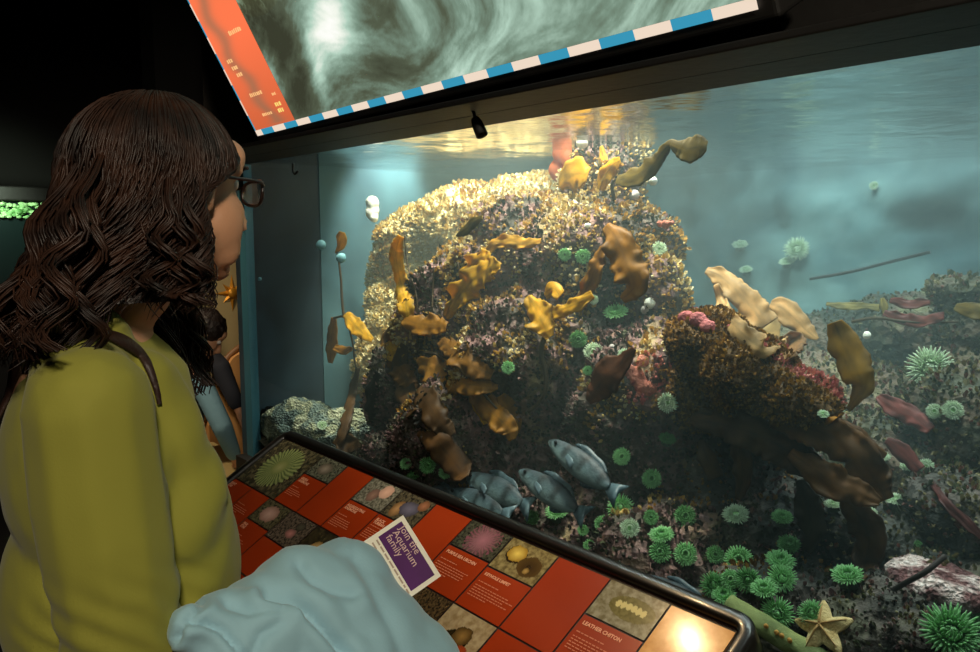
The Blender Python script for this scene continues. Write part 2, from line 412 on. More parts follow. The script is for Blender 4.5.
for x in (.25, 1.5): child(MB().box((-2.4+x-.05, -.40, 0), (-2.4+x+.05, -.30, .44), bev=.005), 'post', black, root, False)
redm = mat('red_enamel', srgb(158, 50, 14), .25, col2=srgb(148, 45, 12), scale=4, coat=.3); photom = mat('photo_print', (1, 1, 1, 1), .20, attr='Col', coat=.3)
cream = mat('cream_lettering', srgb(226, 150, 112), .5); fine_m = mat('fine_lettering', srgb(196, 108, 72), .5)
CB = [0, .139, .282, .424, .566, .712, .858, 1.002, 1.147, 1.291, 1.435, 1.579, 1.716]; G = .0022
ROW = [.013, .215, .43, .645]
def tile(x0, x1, s0, s1, label=None):
    o = child(MB().add([pl(x, s, 0) for x, s in ((x0+G, s0+G), (x0+G, s1-G), (x1-G, s1-G), (x1-G, s0+G))], [(0, 1, 2, 3)]), 'text_tile', redm, root, False)
    if label: o['label'] = label
    return o
def photo(x0, x1, s0, s1, fn, label, n=70):
    nx = max(8, int(n)); ny = max(8, int(n*(s1-s0)/(x1-x0)))
    rows = [[pl(lerp(x0+G, x1-G, i/nx), lerp(s0+G, s1-G, j/ny), .0003) for i in range(nx+1)] for j in range(ny+1)]
    cols = [[fn(2*i/nx-1, (2*j/ny-1)*(s1-s0)/(x1-x0)) for i in range(nx+1)] for j in range(ny+1)]
    o = child(MB().grid(rows, cols=cols), 'photo_tile', photom, root); o['label'] = label; return o
def words(tile_, x0, s0, head, heads=1, lines=4, w=.115, hs=.0135, tall=.0066):
    text_mesh(head, hs*.9, frame(pl(x0+.012, s0+.022, .0012), px_, py_, pn), 'heading', cream, tile_, spacing=.85, bold=.0004)
    m = MB(); r_ = random.Random(int(x0*999+s0*77)); y = s0+.022+.0125*heads+.004
    for L in range(-1, lines):
        x = x0+.012; e = x0+.012+(w*r_.uniform(.8, 1) if 0 <= L < lines-1 else w*.5)
        while x < e:
            ww = r_.uniform(.004, .011)
            m.add([pl(*q, .0012) for q in ((x, y), (x, y+.0022), (x+ww, y+.0022), (x+ww, y))], [(0, 1, 2, 3)]); x += ww+.0022
        y += tall if L >= 0 else .011
    child(m, 'fine_print', fine_m, tile_, False)
def N(x, y, f=6, s=0): return noise.fractal(V((x*f, y*f, s)), .8, 2.1, 4)
def mixc(a, b, t): t = max(0, min(1, t)); return [lerp(a[i], b[i], t) for i in range(3)]
L_ = lambda r, g, b: srgb(r, g, b)[:3]
def f_anem(x, y):
    r = math.hypot((x-.05)*1.0, (y-.0)*1.15); a = math.atan2(y, x)
    ray_ = .5+.5*math.sin(a*34+3*N(x, y, 3)); base = mixc(L_(38, 34, 24), L_(92, 80, 56), .5+N(x, y, 9))
    c = mixc(base, mixc(L_(70, 78, 40), L_(150, 150, 92), ray_*.8), 1.0 if r < .62+.09*ray_ else 0)
    if r < .26: c = mixc(L_(150, 140, 90), L_(110, 112, 60), r/.26)
    return c
def f_rock(a, b, f=7, s=0): return lambda x, y: mixc(a, b, .5+.9*N(x, y, f, s))
def f_blob(bg0, bg1, blobs, f=7):
    def fn(x, y):
        c = mixc(bg0, bg1, .5+.9*N(x, y, f))
        for cx, cy, rx, ry, c0, c1 in blobs:
            d = math.hypot((x-cx)/rx, (y-cy)/ry)+.12*N(x, y, 5, 3)
            if d < 1: c = mixc(c0, c1, d)
        return c
    return fn
def f_urchin(x, y):
    r = math.hypot(x-.08, y+.02); a = math.atan2(y+.02, x-.08); k = .5+.5*math.sin(a*26+5*N(x, y, 4))
    c = mixc(L_(38, 34, 26), L_(80, 76, 58), .5+N(x, y, 9))
    if r < .74: c = mixc(L_(160, 100, 106), mixc(c, L_(128, 70, 80), k**2), min(1, r*1.5))
    return c
def f_chiton(x, y):
    c = mixc(L_(110, 96, 66), L_(150, 138, 112), .5+N(x, y, 5))
    if math.hypot((x-.15)/.75, (y+.02)/.38) < 1: c = mixc(L_(96, 84, 40), L_(120, 106, 60), .5+N(x, y, 8))
    for k in range(6):
        if math.hypot((x+.32-.17*k)/.085, (y+.08-.05*abs(k-2.5)*.3)/.12) < 1: c = L_(206, 184, 120)
    return c
W_, R1, R2, R3 = .14, *ROW[:3]
H1 = .105                                # height of a photo in a photo-and-text tile
# row nearest the glass
photo(CB[0], CB[2], R1, R2, f_anem, 'photo of an olive green anemone', 110)
photo(CB[2], CB[3], R1, .095, f_blob(L_(42, 40, 30), L_(110, 104, 84), [(-.1, .0, .5, .35, L_(150, 128, 110), L_(80, 70, 55))], 9), 'photo of grey and brown rock life')
t_ = tile(CB[2], CB[3], .095, R2); words(t_, CB[2], .095, 'GREEN\nANEMONE', 2, 4, .075)
tile(CB[3], CB[4], R1, R2, 'plain red tile')
photo(CB[4], CB[5], R1, H1, f_blob(L_(60, 54, 40), L_(140, 128, 108), [(-.15, .1, .3, .33, L_(150, 110, 90), L_(110, 78, 66)), (.35, -.25, .36, .34, L_(222, 168, 140), L_(190, 140, 116))], 9), 'photo of pink shells')
t_ = tile(CB[4], CB[5], H1, R2); words(t_, CB[4], H1, 'AGGREGATING\nANEMONE', 2, 5, .085)
photo(CB[5], CB[6], R1, H1, f_blob(L_(36, 32, 24), L_(96, 82, 60), [(-.45, .2, .3, .4, L_(180, 130, 84), L_(110, 76, 44)), (.1, 0, .5, .35, L_(110, 100, 112), L_(70, 62, 70)), (.6, -.35, .26, .26, L_(160, 100, 70), L_(110, 70, 44))], 8), 'photo of a grey snail and shells')
t_ = tile(CB[5], CB[6], H1, R2); words(t_, CB[5], H1, 'BLACK\nTURBAN', 1, 5, .085)
tile(CB[6], CB[7], R1, R2, 'plain orange red tile')
photo(CB[7], CB[8], R1, H1-.008, f_urchin, 'photo of a purple sea urchin', 90)
t_ = tile(CB[7], CB[8], H1-.008, R2); words(t_, CB[7], H1-.008, 'PURPLE SEA URCHIN', 1, 5, .12, .0125)
photo(CB[8], CB[9], R1, H1, f_blob(L_(96, 78, 44), L_(150, 130, 84), [(-.38, -.12, .42, .36, L_(60, 44, 18), L_(44, 32, 14)), (-.38, -.16, .38, .32, L_(228, 190, 90), L_(150, 110, 36)), (.38, .12, .46, .40, L_(52, 36, 16), L_(84, 60, 28)), (.38, .28, .12, .12, L_(180, 140, 80), L_(120, 90, 40))], 6), 'photo of golden limpets')
t_ = tile(CB[8], CB[9], H1, R2); words(t_, CB[8], H1, 'KEYHOLE LIMPET', 1, 5, .12, .0115)
tile(CB[9], CB[10], R1, R2, 'plain deep red tile')
photo(CB[10], CB[11], R1, H1, f_chiton, 'photo of a leathery chiton with white plates')
t_ = tile(CB[10], CB[11], H1, R2); words(t_, CB[10], H1, 'LEATHER CHITON', 1, 5, .12, .0125)
photo(CB[11], CB[12], R1, R2, f_rock(L_(190, 120, 50), L_(214, 150, 80), 2), 'end tile of the panel tinted as if washed by warm glare')  # warm glare of the spotlight is put into this tile's colour
# second row
t_ = tile(CB[0], CB[1], R2, R3); words(t_, CB[0], R2, 'GIANT\nSTAR', 2, 3, .085)
t_ = tile(CB[1], CB[2]-.02, R2, R3); words(t_, CB[1], R2+.02, ' ', 1, 4, .09)
photo(CB[2]-.02, CB[3]-.02, R2, R2+.085, f_blob(L_(48, 44, 32), L_(100, 88, 60), [(.0, 0, .62, .42, L_(196, 150, 132), L_(140, 100, 84))], 8), 'photo of a pink anemone')
t_ = tile(CB[2]-.02, CB[3]-.02, R2+.085, R3); words(t_, CB[2]-.02, R2+.085, 'PINK\nSTAR', 2, 4, .09)
photo(CB[3]-.02, CB[4]-.01, R2, R2+.10, f_blob(L_(40, 34, 26), L_(110, 90, 74), [(.15, .12, .3, .2, L_(190, 120, 110), L_(120, 80, 70)), (.3, -.3, .3, .2, L_(84, 76, 60), L_(60, 50, 40))], 11), 'photo of brown and pink urchins')
tile(CB[3]-.02, CB[4]-.01, R2+.10, R3, 'plain dark red tile')
photo(CB[4]-.01, CB[5], R2, R2+.10, f_blob(L_(34, 28, 20), L_(70, 58, 36), [(.0, .1, .4, .3, L_(210, 170, 110), L_(130, 96, 50))], 6), 'photo of a cream shell on black')
t_ = tile(CB[4]-.01, CB[5], R2+.10, R3); words(t_, CB[4], R2+.10, 'SPOTTED\nSNAIL', 2, 4, .09)
for a, b in ((5, 6), (6, 7)):
    photo(CB[a], CB[b], R2, R2+.10, f_rock(L_(40, 34, 26), L_(110, 90, 66), 10, a), ('photo of brown barnacles', 'photo of dark weed')[a-5])
    tile(CB[a], CB[b], R2+.10, R3)
photo(CB[7], CB[8], R2, R2+.10, f_rock(L_(28, 22, 16), L_(96, 72, 44), 12, 4), 'photo of dark mussels')
t_ = tile(CB[7], CB[8], R2+.10, R3); words(t_, CB[7], R2+.10, 'MUSSEL', 1, 4, .1)
photo(CB[8], CB[9], R2, R2+.105, f_blob(L_(140, 112, 76), L_(176, 150, 112), [(.05, .18, .5, .3, L_(60, 44, 20), L_(40, 30, 14)), (.18, .0, .34, .34, L_(150, 110, 56), L_(70, 50, 24)), (.5, .36, .2, .14, L_(170, 60, 24), L_(140, 60, 30))], 4), 'photo of a conical limpet on sand')
t_ = tile(CB[8], CB[9], R2+.105, R3); words(t_, CB[8], R2+.105, 'LIMPET', 1, 4, .1)
tile(CB[9], CB[10], R2, R3, 'plain brick red tile'); tile(CB[10], CB[11], R2, R3); tile(CB[11], CB[12], R2, R3)
for k in range(12): tile(CB[k], CB[k+1], R3, ROW[3])

# little spotlight hanging from the beam, aimed at the panel's right end
sp0 = V((-1.276, -.1735, 1.672)); spd = (V((-.74, -.133, .743))-sp0).normalized()
root = empty('spotlight', sp0); tag(root, 'tiny dark spotlight hanging under the beam over the middle of the panel', 'lamp')
a_ = spd.orthogonal().normalized(); b_ = spd.cross(a_); rows = []
for d_, r_ in ((-.026, .004), (-.024, .009), (-.012, .012), (.018, .013), (.018, .0115), (-.010, .0105)): rows.append([sp0+spd*d_+a_*(r_*math.cos(2*math.pi*k/16))+b_*(r_*math.sin(2*math.pi*k/16)) for k in range(16)])
child(MB().grid(rows, closed=True), 'shade', black, root)
child(MB().tube([sp0-spd*.022, sp0-spd*.030+V((0, 0, .008)), V((sp0.x-.02, sp0.y, 1.7095))], .0035, 8), 'stem', black, root)
root = MB().tube(cat_rom([at(293, 163, -.02), at(293, 170, -.02), at(295, 174, -.02), at(298, 171, -.02)], 4), .004, 7).build('hook', black); tag(root, 'small black hook under the beam at the left end of the glass', 'hook')
# ================================================================ PEOPLE
skin_l = mat('skin', srgb(198, 146, 112), .5, var=.10, scale=12, bump=.06, bscale=160)
def Rz(a): return Matrix.Rotation(a, 3, 'Z')
def head_parts(mb, H, M, k=1.0):
    """head volumes around head centre H; M maps (right, forward, up) to the world"""
    def q(x, y, z): return H+M @ V((x*k, y*k, z*k))
    e = lambda c, r: mb.ell(q(*c), tuple(v*k for v in r), M)
    e((0, -.012, .022), (.074, .093, .088)); e((0, .030, -.030), (.060, .061, .083))
    for s in (-1, 1):
        mb.cap(q(s*.050, .008, -.066), .022*k, q(s*.014, .070, -.103), .017*k)      # jaw line
        e((s*.034, .063, -.030), (.026, .022, .026)); e((s*.046, .046, -.046), (.022, .032, .040)); e((s*.040, .058, -.075), (.020, .022, .026)); e((s*.028, .066, .026), (.026, .014, .012))
        e((s*.012, .105, -.043), (.009, .010, .008))
        e((s*.076, -.006, -.014), (.009, .019, .031))
        mb.cap(q(s*.017, .090, -.066), .006*k, q(0, .096, -.067), .0085*k)
    mb.cap(q(0, .086, .014), .009*k, q(0, .112, -.034), .0115*k)                     # nose
    e((0, .078, -.102), (.022, .018, .017)); e((0, .060, -.075), (.034, .034, .034))
    e((0, .072, .045), (.048, .022, .030))
    return q
def hand_parts(mb, W, M, curl=.5, k=1.0, side=1):
    """palm, four bent fingers and a side thumb; M maps (across, along, out of the back)"""
    def q(x, y, z): return W+M @ V((x*k*side, y*k, z*k))
    mb.cap(q(0, 0, 0), .024*k, q(0, .03, 0), .026*k)
    for i, (x, L, y0) in enumerate(((-.030, .066, .084), (-.010, .075, .090), (.010, .070, .088), (.029, .055, .080))):
        mb.cap(q(x*.7, .025, 0), .014*k, q(x, y0, 0), .0115*k)
        p = V((x, y0, 0)); a = curl*.6; pts = [(q(*p), .0098*k)]
        for f in (.46, .31, .23):
            p = p+V((0, math.cos(a)*L*f, -math.sin(a)*L*f)); pts.append((q(*p), (.0092-.0016*len(pts)*.5)*k)); a += curl*.9
        mb.chain(pts)
    mb.chain([(q(-.020, .020, -.004), .014*k), (q(-.045, .045, -.012), .012*k), (q(-.052, .070, -.022), .0105*k), (q(-.046, .092, -.030), .009*k)])
# ---------------------------------------------------------------- the woman
HW = V((-1.022, -.900, 1.515)); fa = math.radians(106); MH = Rz(fa-math.pi/2) @ Matrix.Rotation(math.radians(-7), 3, 'X')
fx = math.radians(75); MT = Rz(fx-math.pi/2)                                        # torso: right, forward, up
T = V((-1.030, -1.000, 1.30))
def tq(x, y, z): return T+MT @ V((x, y, z))
SR, ER, WR = V((-.866, -1.045, 1.275)), V((-.858, -1.025, .975)), V((-.850, -.80, .955))
SLf, EL, WL = tq(-.165, 0, -.025), tq(-.215, -.01, -.31), tq(-.20, .13, -.53)
HIP = tq(0, 0, -.42)
woman = empty('person', (-1.04, -1.0, 0)); tag(woman, 'woman in olive green top and glasses watching the tank with a jacket over her arm', 'person')
b = MB(); hq = head_parts(b, HW, MH)
b.chain([(HW+MH @ V((0, -.022, -.05)), .055), (HW+MH @ V((0, -.045, -.13)), .053), (T+V((0, 0, .05)), .062), (T+V((0, 0, -.04)), .09)])
b.cap(tq(-.13, 0, -.02), .045, tq(.13, 0, -.02), .045)
b.ell(tq(0, .0, -.14), (.13, .095, .16), MT); b.ell(tq(0, .0, -.42), (.145, .105, .16), MT)
b.chain([(SR, .045), (ER, .038), (WR, .028)]); b.chain([(SLf, .045), (EL, .038), (WL, .028)])
hand_parts(b, WR, Matrix((V((-1, .0, 0)), V((0, .97, .05)), V((0, -.05, 1)))).transposed(), .75, 1.0, 1)
hand_parts(b, WL, Matrix((MT @ V((0, 1, 0)), V((0, 0, -1)), MT @ V((-1, 0, 0)))).transposed(), .5, 1.0, 1)
for s in (-1, 1):
    hp = tq(s*.085, 0, -.47); kn = tq(s*.09, .02, -.86); an = tq(s*.09, -.01, -1.24)
    b.chain([(hp, .075), (kn, .05), (an, .036), (tq(s*.095, .10, -1.268), .03)])
body = child(fuse(b, .0062, 5), 'body', skin_l, woman)
# top
gt = mat('olive_jersey', srgb(142, 140, 50), .85, var=.07, scale=5, bump=.05, bscale=420, sheen=.1)
c = MB()
c.ell(tq(0, .005, -.13), (.155, .112, .17), MT); c.ell(tq(0, -.01, -.30), (.135, .108, .16), MT); c.ell(tq(0, .0, -.43), (.168, .128, .15), MT)
c.ell(tq(0, .050, -.33), (.125, .105, .17), MT); c.ell(tq(0, .078, -.27), (.118, .085, .17), MT)
for s in (-1, 1): c.ell(tq(s*.060, .080, -.19), (.064, .060, .095), MT); c.cap(tq(s*.06, .09, -.17), .055, tq(s*.06, .05, -.03), .05)
c.cap(tq(-.13, -.01, -.005), .052, tq(.13, -.01, -.005), .052); c.cap(tq(-.07, -.005, .018), .055, tq(.07, -.005, .018), .055)
c.cap(tq(0, -.02, .03), .062, tq(0, .02, -.06), .10)
c.chain([(SR, .066), (lerp(SR, ER, .5), .066), (ER, .060), (WR+V((0, -.02, 0)), .044)])
c.chain([(SLf, .064), (lerp(SLf, EL, .5), .060), (EL, .055), (WL, .042)])
def shirt_disp(p, n):
    d = .004*fbm((p.x, p.y, p.z*.6), 7, 3)
    e = (p-ER).length
    if e < .17: d += .0045*(1-e/.17)*math.sin((p.z*1.0+(p.y-ER.y)*.8)*170+3*noise.noise(p*14))     # gathers at the elbow
    q = MT.transposed() @ (p-T)
    if q.y > 0 and abs(q.x) < .16: d += .0028*math.sin(q.z*60+q.x*55+4*noise.noise(p*6))*max(0, 1-abs(q.z+.12)/.25)
    return d
shirt = child(fuse(c, .0062, 6, .5, shirt_disp), 'top', gt, woman); shirt['label'] = 'olive green long sleeved top'
dg = bpy.context.evaluated_depsgraph_get()
def bvh(objs):
    vs, fs = [], []
    for o in objs:
        k = len(vs); vs += [o.matrix_world @ v.co for v in o.data.vertices]; fs += [[i+k for i in p.vertices] for p in o.data.polygons]
    return BVHTree.FromPolygons(vs, fs)
bpy.context.view_layer.update()
shirt_bvh = bvh([shirt])
tr_m = mat('dark_denim', srgb(34, 36, 48), .8, bump=.2, bscale=200)
c = MB(); c.ell(tq(0, 0, -.47), (.172, .132, .13), MT)
for s in (-1, 1): c.chain([(tq(s*.085, 0, -.50), .088), (tq(s*.09, .02, -.86), .062), (tq(s*.09, -.01, -1.225), .056)])
child(fuse(c, .009, 5), 'trousers', tr_m, woman)
for s in (-1, 1):
    c = MB(); c.chain([(tq(s*.09, -.045, -1.262), .036), (tq(s*.095, .05, -1.262), .040), (tq(s*.10, .13, -1.272), .028)])
    me = fuse(c, .006, 4)
    for v in me.vertices: v.co.z = max(v.co.z, .002)
    child(me, 'shoe', mat('black_shoe', srgb(20, 18, 18), .4) if 'black_shoe' not in MATS else MATS['black_shoe'], woman)
# face details
eye_m = mat('eye_white', srgb(225, 220, 212), .2); lip_m = mat('lip', srgb(172, 98, 88), .4); dark_br = mat('dark_brow', srgb(40, 26, 18), .8)
iris_m = mat('brown_iris', srgb(60, 38, 20), .2)
for s in (-1, 1):
    e = child(MB().ell(hq(s*.030, .0675, .010), (.0115, .0115, .0115)), 'eye', eye_m, woman)
    i = MB().ell(hq(s*.030, .0775, .010), (.0055, .003, .0055), MH, sub=2).build('iris', iris_m); i.parent = e
    child(MB().tube(cat_rom([hq(s*.014, .093, .030), hq(s*.031, .092, .036), hq(s*.048, .080, .032)], 5), .0022, 6), 'eyebrow', dark_br, woman)
child(MB().tube(cat_rom([hq(-.021, .088, -.067), hq(-.007, .101, -.063), hq(0, .1025, -.065), hq(.007, .101, -.063), hq(.021, .088, -.067)], 4), .0045, 6), 'lip', lip_m, woman)
# glasses
fr_m = mat('dark_spectacle_frame', srgb(34, 20, 16), .3); g_root = empty('glasses', hq(0, .10, .010)); reparent(g_root, woman)
t = NT('spectacle_lens'); gl = t.n('ShaderNodeBsdfGlossy'); gl.inputs['Roughness'].default_value = .03; tr = t.n('ShaderNodeBsdfTransparent'); mx = t.n('ShaderNodeMixShader'); mx.inputs[0].default_value = .40
t.l(tr.outputs[0], mx.inputs[1]); t.l(gl.outputs[0], mx.inputs[2]); t.l(mx.outputs[0], t.out.inputs['Surface'])
bpy.context.view_layer.update()
def sub(o, par):
    bpy.context.view_layer.update(); o.parent = par; o.matrix_parent_inverse = par.matrix_world.inverted()
for s in (-1, 1):
    def lp(a, rx=.025, rz=.0165): return hq(s*(.034+rx*math.copysign(abs(math.cos(a))**.75, math.cos(a))), .108-.010*abs(math.cos(a))*(1 if math.cos(a) > 0 else .2), .004+rz*math.copysign(abs(math.sin(a))**.75, math.sin(a)))
    pts = [lp(2*math.pi*k/28) for k in range(29)]
    sub(MB().tube(pts, .0024, 6, caps=False).build('rim', fr_m), g_root)
    sub(MB().add(pts[:28], [tuple(range(28))]).build('lens', t.m, sm=False), g_root)
    sub(MB().tube(cat_rom([hq(s*.060, .098, .012), hq(s*.070, .080, .014), hq(s*.076, .03, .010), hq(s*.078, -.015, .006), hq(s*.074, -.035, -.012)], 5), .0022, 6).build('temple', fr_m), g_root)
sub(MB().tube(cat_rom([hq(-.012, .108, .010), hq(0, .113, .013), hq(.012, .108, .010)], 4), .0016, 6).build('bridge', fr_m), g_root)
# hair
hair_m = mat('brown_hair', srgb(54, 32, 21), .5, col2=srgb(24, 14, 10), scale=26, spec=.35)
hr = random.Random(11); hb = MB()
def sst(x): x = max(0, min(1, x)); return x*x*(3-2*x)
def hair_pt(az, z, th):
    """point of the hair mass: az 0 = forward, + = her right; z height over head centre; th 0..1 depth in the mass"""
    dn = sst((-z+.01)/.24); up = max(0., z-.012)/.100
    rho = math.sqrt(max(0, 1-min(1, up)**2))
    c, s = math.cos(az), math.sin(az)
    rx = (.090+.042*dn)*rho; ry = ((.098-.01*dn) if c > 0 else (.118+.085*dn**1.3))*rho
    f = .82+.18*th
    return V((s*rx*f, c*ry*f-.012-.02*dn, z))
def az_lim(az, z):                       # hair hangs clear of the face, further back on her right
    k = sst((.062-z)/.09)
    return math.radians(lerp(20, 97 if az > 0 else 78, k))
def clumpy(p): return V((noise.noise(p*16), noise.noise(p*16+V((9, 3, 1))), 0))
def strand(az, z0, z1, th, rad, amp, ph, n=17, wl=.075):
    pts = []; rs = []
    for k in range(n+1):
        t = k/n; z = lerp(z0, z1, t**1.1); lim = az_lim(az, z); a = az if abs(az) > lim else math.copysign(lim+.10*(lim-abs(az))/(lim+.01), az)
        p = hair_pt(a, z, th); am = amp*sst((.08-z)/.17); w = 2*math.pi*(z0-z)/wl+ph
        rad_d, tan_d = V((math.sin(a), math.cos(a), 0)), V((math.cos(a), -math.sin(a), 0))
        p = p+tan_d*(am*math.sin(w))+rad_d*(am*.8*math.cos(w))
        big = noise.noise(V((az*2.2, z*9, 5))); p = p+tan_d*(.016*big*sst((.05-z)/.15))+rad_d*(.012*noise.noise(V((az*3.1, z*13, 1)))*sst((.10-z)/.12))
        pts.append(HW+MHz @ p); rs.append(rad*(.55+.6*math.sin(math.pi*min(1, .15+t*.8)))*(1 if k < n else .3))
    hb.tube(pts, rs, 4, caps=False, flat=.7)
MHz = Rz(fa-math.pi/2)
rows = []
for i in range(27):                      # mass under the strands
    z = lerp(.108, -.14, (i/26)); row = []
    l0, l1 = az_lim(1, z)+.05, 2*math.pi-az_lim(-1, z)-.05
    for j in range(40):
        p = hair_pt(lerp(l0, l1, j/39), z, .45)
        row.append(HW+MHz @ p)
    rows.append(row)
hb.grid(rows)
clumps = [(hr.uniform(-math.pi, math.pi), hr.uniform(0, 6.3), hr.uniform(.055, .095), hr.uniform(.006, .015), hr.uniform(-.03, .03)) for _ in range(120)]
for k in range(4200):
    ca, cph, cwl, camp, cz = clumps[hr.randrange(len(clumps))]
    az = ca+hr.gauss(0, .07); az = (az+math.pi) % (2*math.pi)-math.pi
    z0 = .108*(1-hr.random()**1.5*.97)
    if abs(az) < az_lim(az, z0): z0 = hr.uniform(.075, .108)
    zb = -.170 if abs(az) > 2.3 else (-.114 if az > 0 else -.185)
    strand(az, z0, zb+cz+hr.uniform(-.02, .03), hr.uniform(.35, 1.05), hr.uniform(.0009, .0018), camp, cph+hr.gauss(0, .35), wl=cwl)
def lock(c0, c1, c2, n, spread, amp):
    nb = max(1, n//22)
    for b_ in range(nb):
        ob = V((hr.gauss(0, spread), hr.gauss(0, spread), 0)); phb = hr.uniform(0, 6.3); L = hr.uniform(.8, 1.08); wn = hr.uniform(13, 20)
        for k in range(22):
            o = ob+V((hr.gauss(0, .0045), hr.gauss(0, .0045), 0)); ph = phb+hr.gauss(0, .3); pts = []
            for q_ in range(19):
                t = q_/18*L; p = V(c0)*(1-t)**2+2*V(c1)*t*(1-t)+V(c2)*t*t
                w = ph+t*wn; p = p+o*(.35+.9*t)+V((math.cos(w), math.sin(w), 0))*amp*sst(t*2)
                pts.append(HW+MHz @ p)
            hb.tube(pts, [.0017*(1-.7*abs(i/18-.4)) for i in range(19)], 4, caps=False, flat=.7)
lock((-.085, .0, .0), (-.115, .055, -.12), (-.085, .075, -.275), 420, .015, .012)
lock((-.085, -.01, .0), (-.105, .03, -.10), (-.07, .03, -.27), 330, .015, .011)
lock((.02, -.10, .03), (.06, -.19, -.10), (.07, -.20, -.178), 330, .024, .014)
lock((.075, -.05, .0), (.105, -.07, -.10), (.08, -.08, -.140), 280, .018, .012)
child(hb, 'hair', hair_m, woman)
# ---------------------------------------------------------------- shoulder bag
bag_m = mat('brown_leather', srgb(46, 28, 22), .5, bump=.2, bscale=120)
root = empty('shoulder_bag', tq(.02, -.22, -.46)); tag(root, 'dark brown shoulder bag hanging behind the woman\'s elbow', 'bag')
c = MB(); c.ell(tq(.06, -.235, -.42), (.15, .06, .13), MT); c.ell(tq(.06, -.235, -.50), (.17, .068, .12), MT)
child(fuse(c, .008, 4), 'bag_body', bag_m, root)
def hit(b_, u, v): 
    h = b_.ray_cast(CAM, ray(u, v).normalized()); return h
sp_ = []
for u, v in ((4, 414), (10, 391), (20, 368), (36, 350), (58, 340), (80, 336), (100, 337), (122, 343), (137, 354), (148, 369), (155, 388), (158, 404)):
    h = hit(shirt_bvh, u, v)
    if h[0] is not None: sp_.append((h[0]+h[1]*.004, h[1]))
h0, n0 = sp_[-1]
for k in range(0):                                           # over the shoulder and down the front
    w = shirt_bvh.find_nearest(h0+MT @ V((.004*k, .030*k, -.010*k))); sp_.append((w[0]+w[1]*.004, w[1]))
e_ = sp_[0][0]; sp_ = [(tq(.05, -.235, -.36), V((0, -1, 0))), (lerp(e_, tq(.05, -.235, -.36), .5)+MT @ V((0, -.02, 0)), MT @ V((0, -1, 0)))]+sp_
pts = cat_rom([p for p, n in sp_], 5); ns = cat_rom([n for p, n in sp_], 5); rows = []
for i, (p, n) in enumerate(zip(pts, ns)):
    tg = (pts[min(i+1, len(pts)-1)]-pts[max(0, i-1)]).normalized(); sd = tg.cross(n).normalized(); n = n.normalized()
    wd = .011*(1 if i < len(pts)-28 else lerp(.22, 1, ((len(pts)-1-i)/27)**1.2)); rows.append([p+sd*wd, p+sd*wd*.8+n*.003, p-sd*wd*.8+n*.003, p-sd*wd, p-sd*wd*.8-n*.002, p+sd*wd*.8-n*.002])
child(MB().grid(rows, closed=True), 'strap', bag_m, root)
# ---------------------------------------------------------------- jacket over the forearm
jm = mat('pale_blue_fleece', srgb(150, 190, 204), .9, var=.06, scale=5, bump=.06, bscale=300, sheen=.2)
JB = [(192, 630, .83, 24), (222, 655, .85, 36), (255, 645, .89, 55), (295, 640, .94, 66), (330, 630, .99, 74), (365, 650, 1.0, 70), (400, 665, 1.01, 56), (345, 590, 1.02, 48), (300, 602, .97, 54), (262, 618, .93, 46), (225, 630, .88, 40), (330, 700, .97, 100), (290, 730, .92, 76), (400, 720, 1.0, 66), (182, 622, .83, 15)]
c = MB()
for u, v, t_, r in JB:
    p = dep(u, v, t_); R_ = r*t_/FP; c.ell(p, (R_, R_, R_))
for (a, b_) in (((190, 628, .83, 22), (255, 645, .89, 46)), ((255, 645, .89, 52), (345, 590, 1.02, 46)), ((345, 590, 1.02, 44), (418, 668, 1.01, 44)), ((330, 700, .97, 90), (345, 600, 1.02, 50))):
    c.cap(dep(*a[:3]), a[3]*a[2]/FP, dep(*b_[:3]), b_[3]*b_[2]/FP)
jd = (dep(400, 640, 1.0)-dep(200, 630, .85)).normalized(); jn = ray(300, 640).normalized().cross(jd)
CREASE = [([(268, 596), (290, 600), (308, 612), (324, 628), (346, 655)], .016, 7), ([(192, 622), (206, 622), (222, 630), (236, 645), (246, 660)], .010, 5), ([(176, 640), (186, 620), (204, 606)], .007, 4),
          ([(300, 566), (312, 582), (330, 592), (352, 596)], .007, 7), ([(356, 560), (374, 592), (392, 626), (404, 655)], .006, 9), ([(228, 604), (250, 612), (280, 612)], .006, 6), ([(250, 660), (262, 634), (282, 622)], .006, 7)]
CREASE = [([(V((x, y, 0))) for x, y in pl_], d, w) for pl_, d, w in CREASE]
def jfold(p, n):
    u, v = proj(p); q = V((u, v, 0)); d = 0
    for pl_, dp, w in CREASE:
        best = 1e9; sg = 1
        for a, b_ in zip(pl_[:-1], pl_[1:]):
            ab = b_-a; t_ = max(0, min(1, (q-a).dot(ab)/ab.dot(ab))); r = q-(a+ab*t_)
            if r.length < best: best = r.length; sg = 1 if ab.cross(q-a).z > 0 else -1
        d -= dp*math.exp(-(best/(w*.8))**2); d += .55*dp*math.exp(-((best-w*1.9)/(w*1.5))**2)*(1 if sg > 0 else .55)
    w_ = noise.noise(p*7)
    return d+.0055*noise.noise(V((p.x*6, p.y*6, p.z*14)))+.003*math.sin((p.z*.9+p.x*.5)*90+5*w_)*noise.noise(p*9)+.0012*noise.noise(p*45)
me = fuse(c, .0045, 14, .5, jfold)
jo = meshobj('jacket', me, jm); tag(jo, 'pale blue fleece jacket draped over the woman\'s forearm', 'jacket')
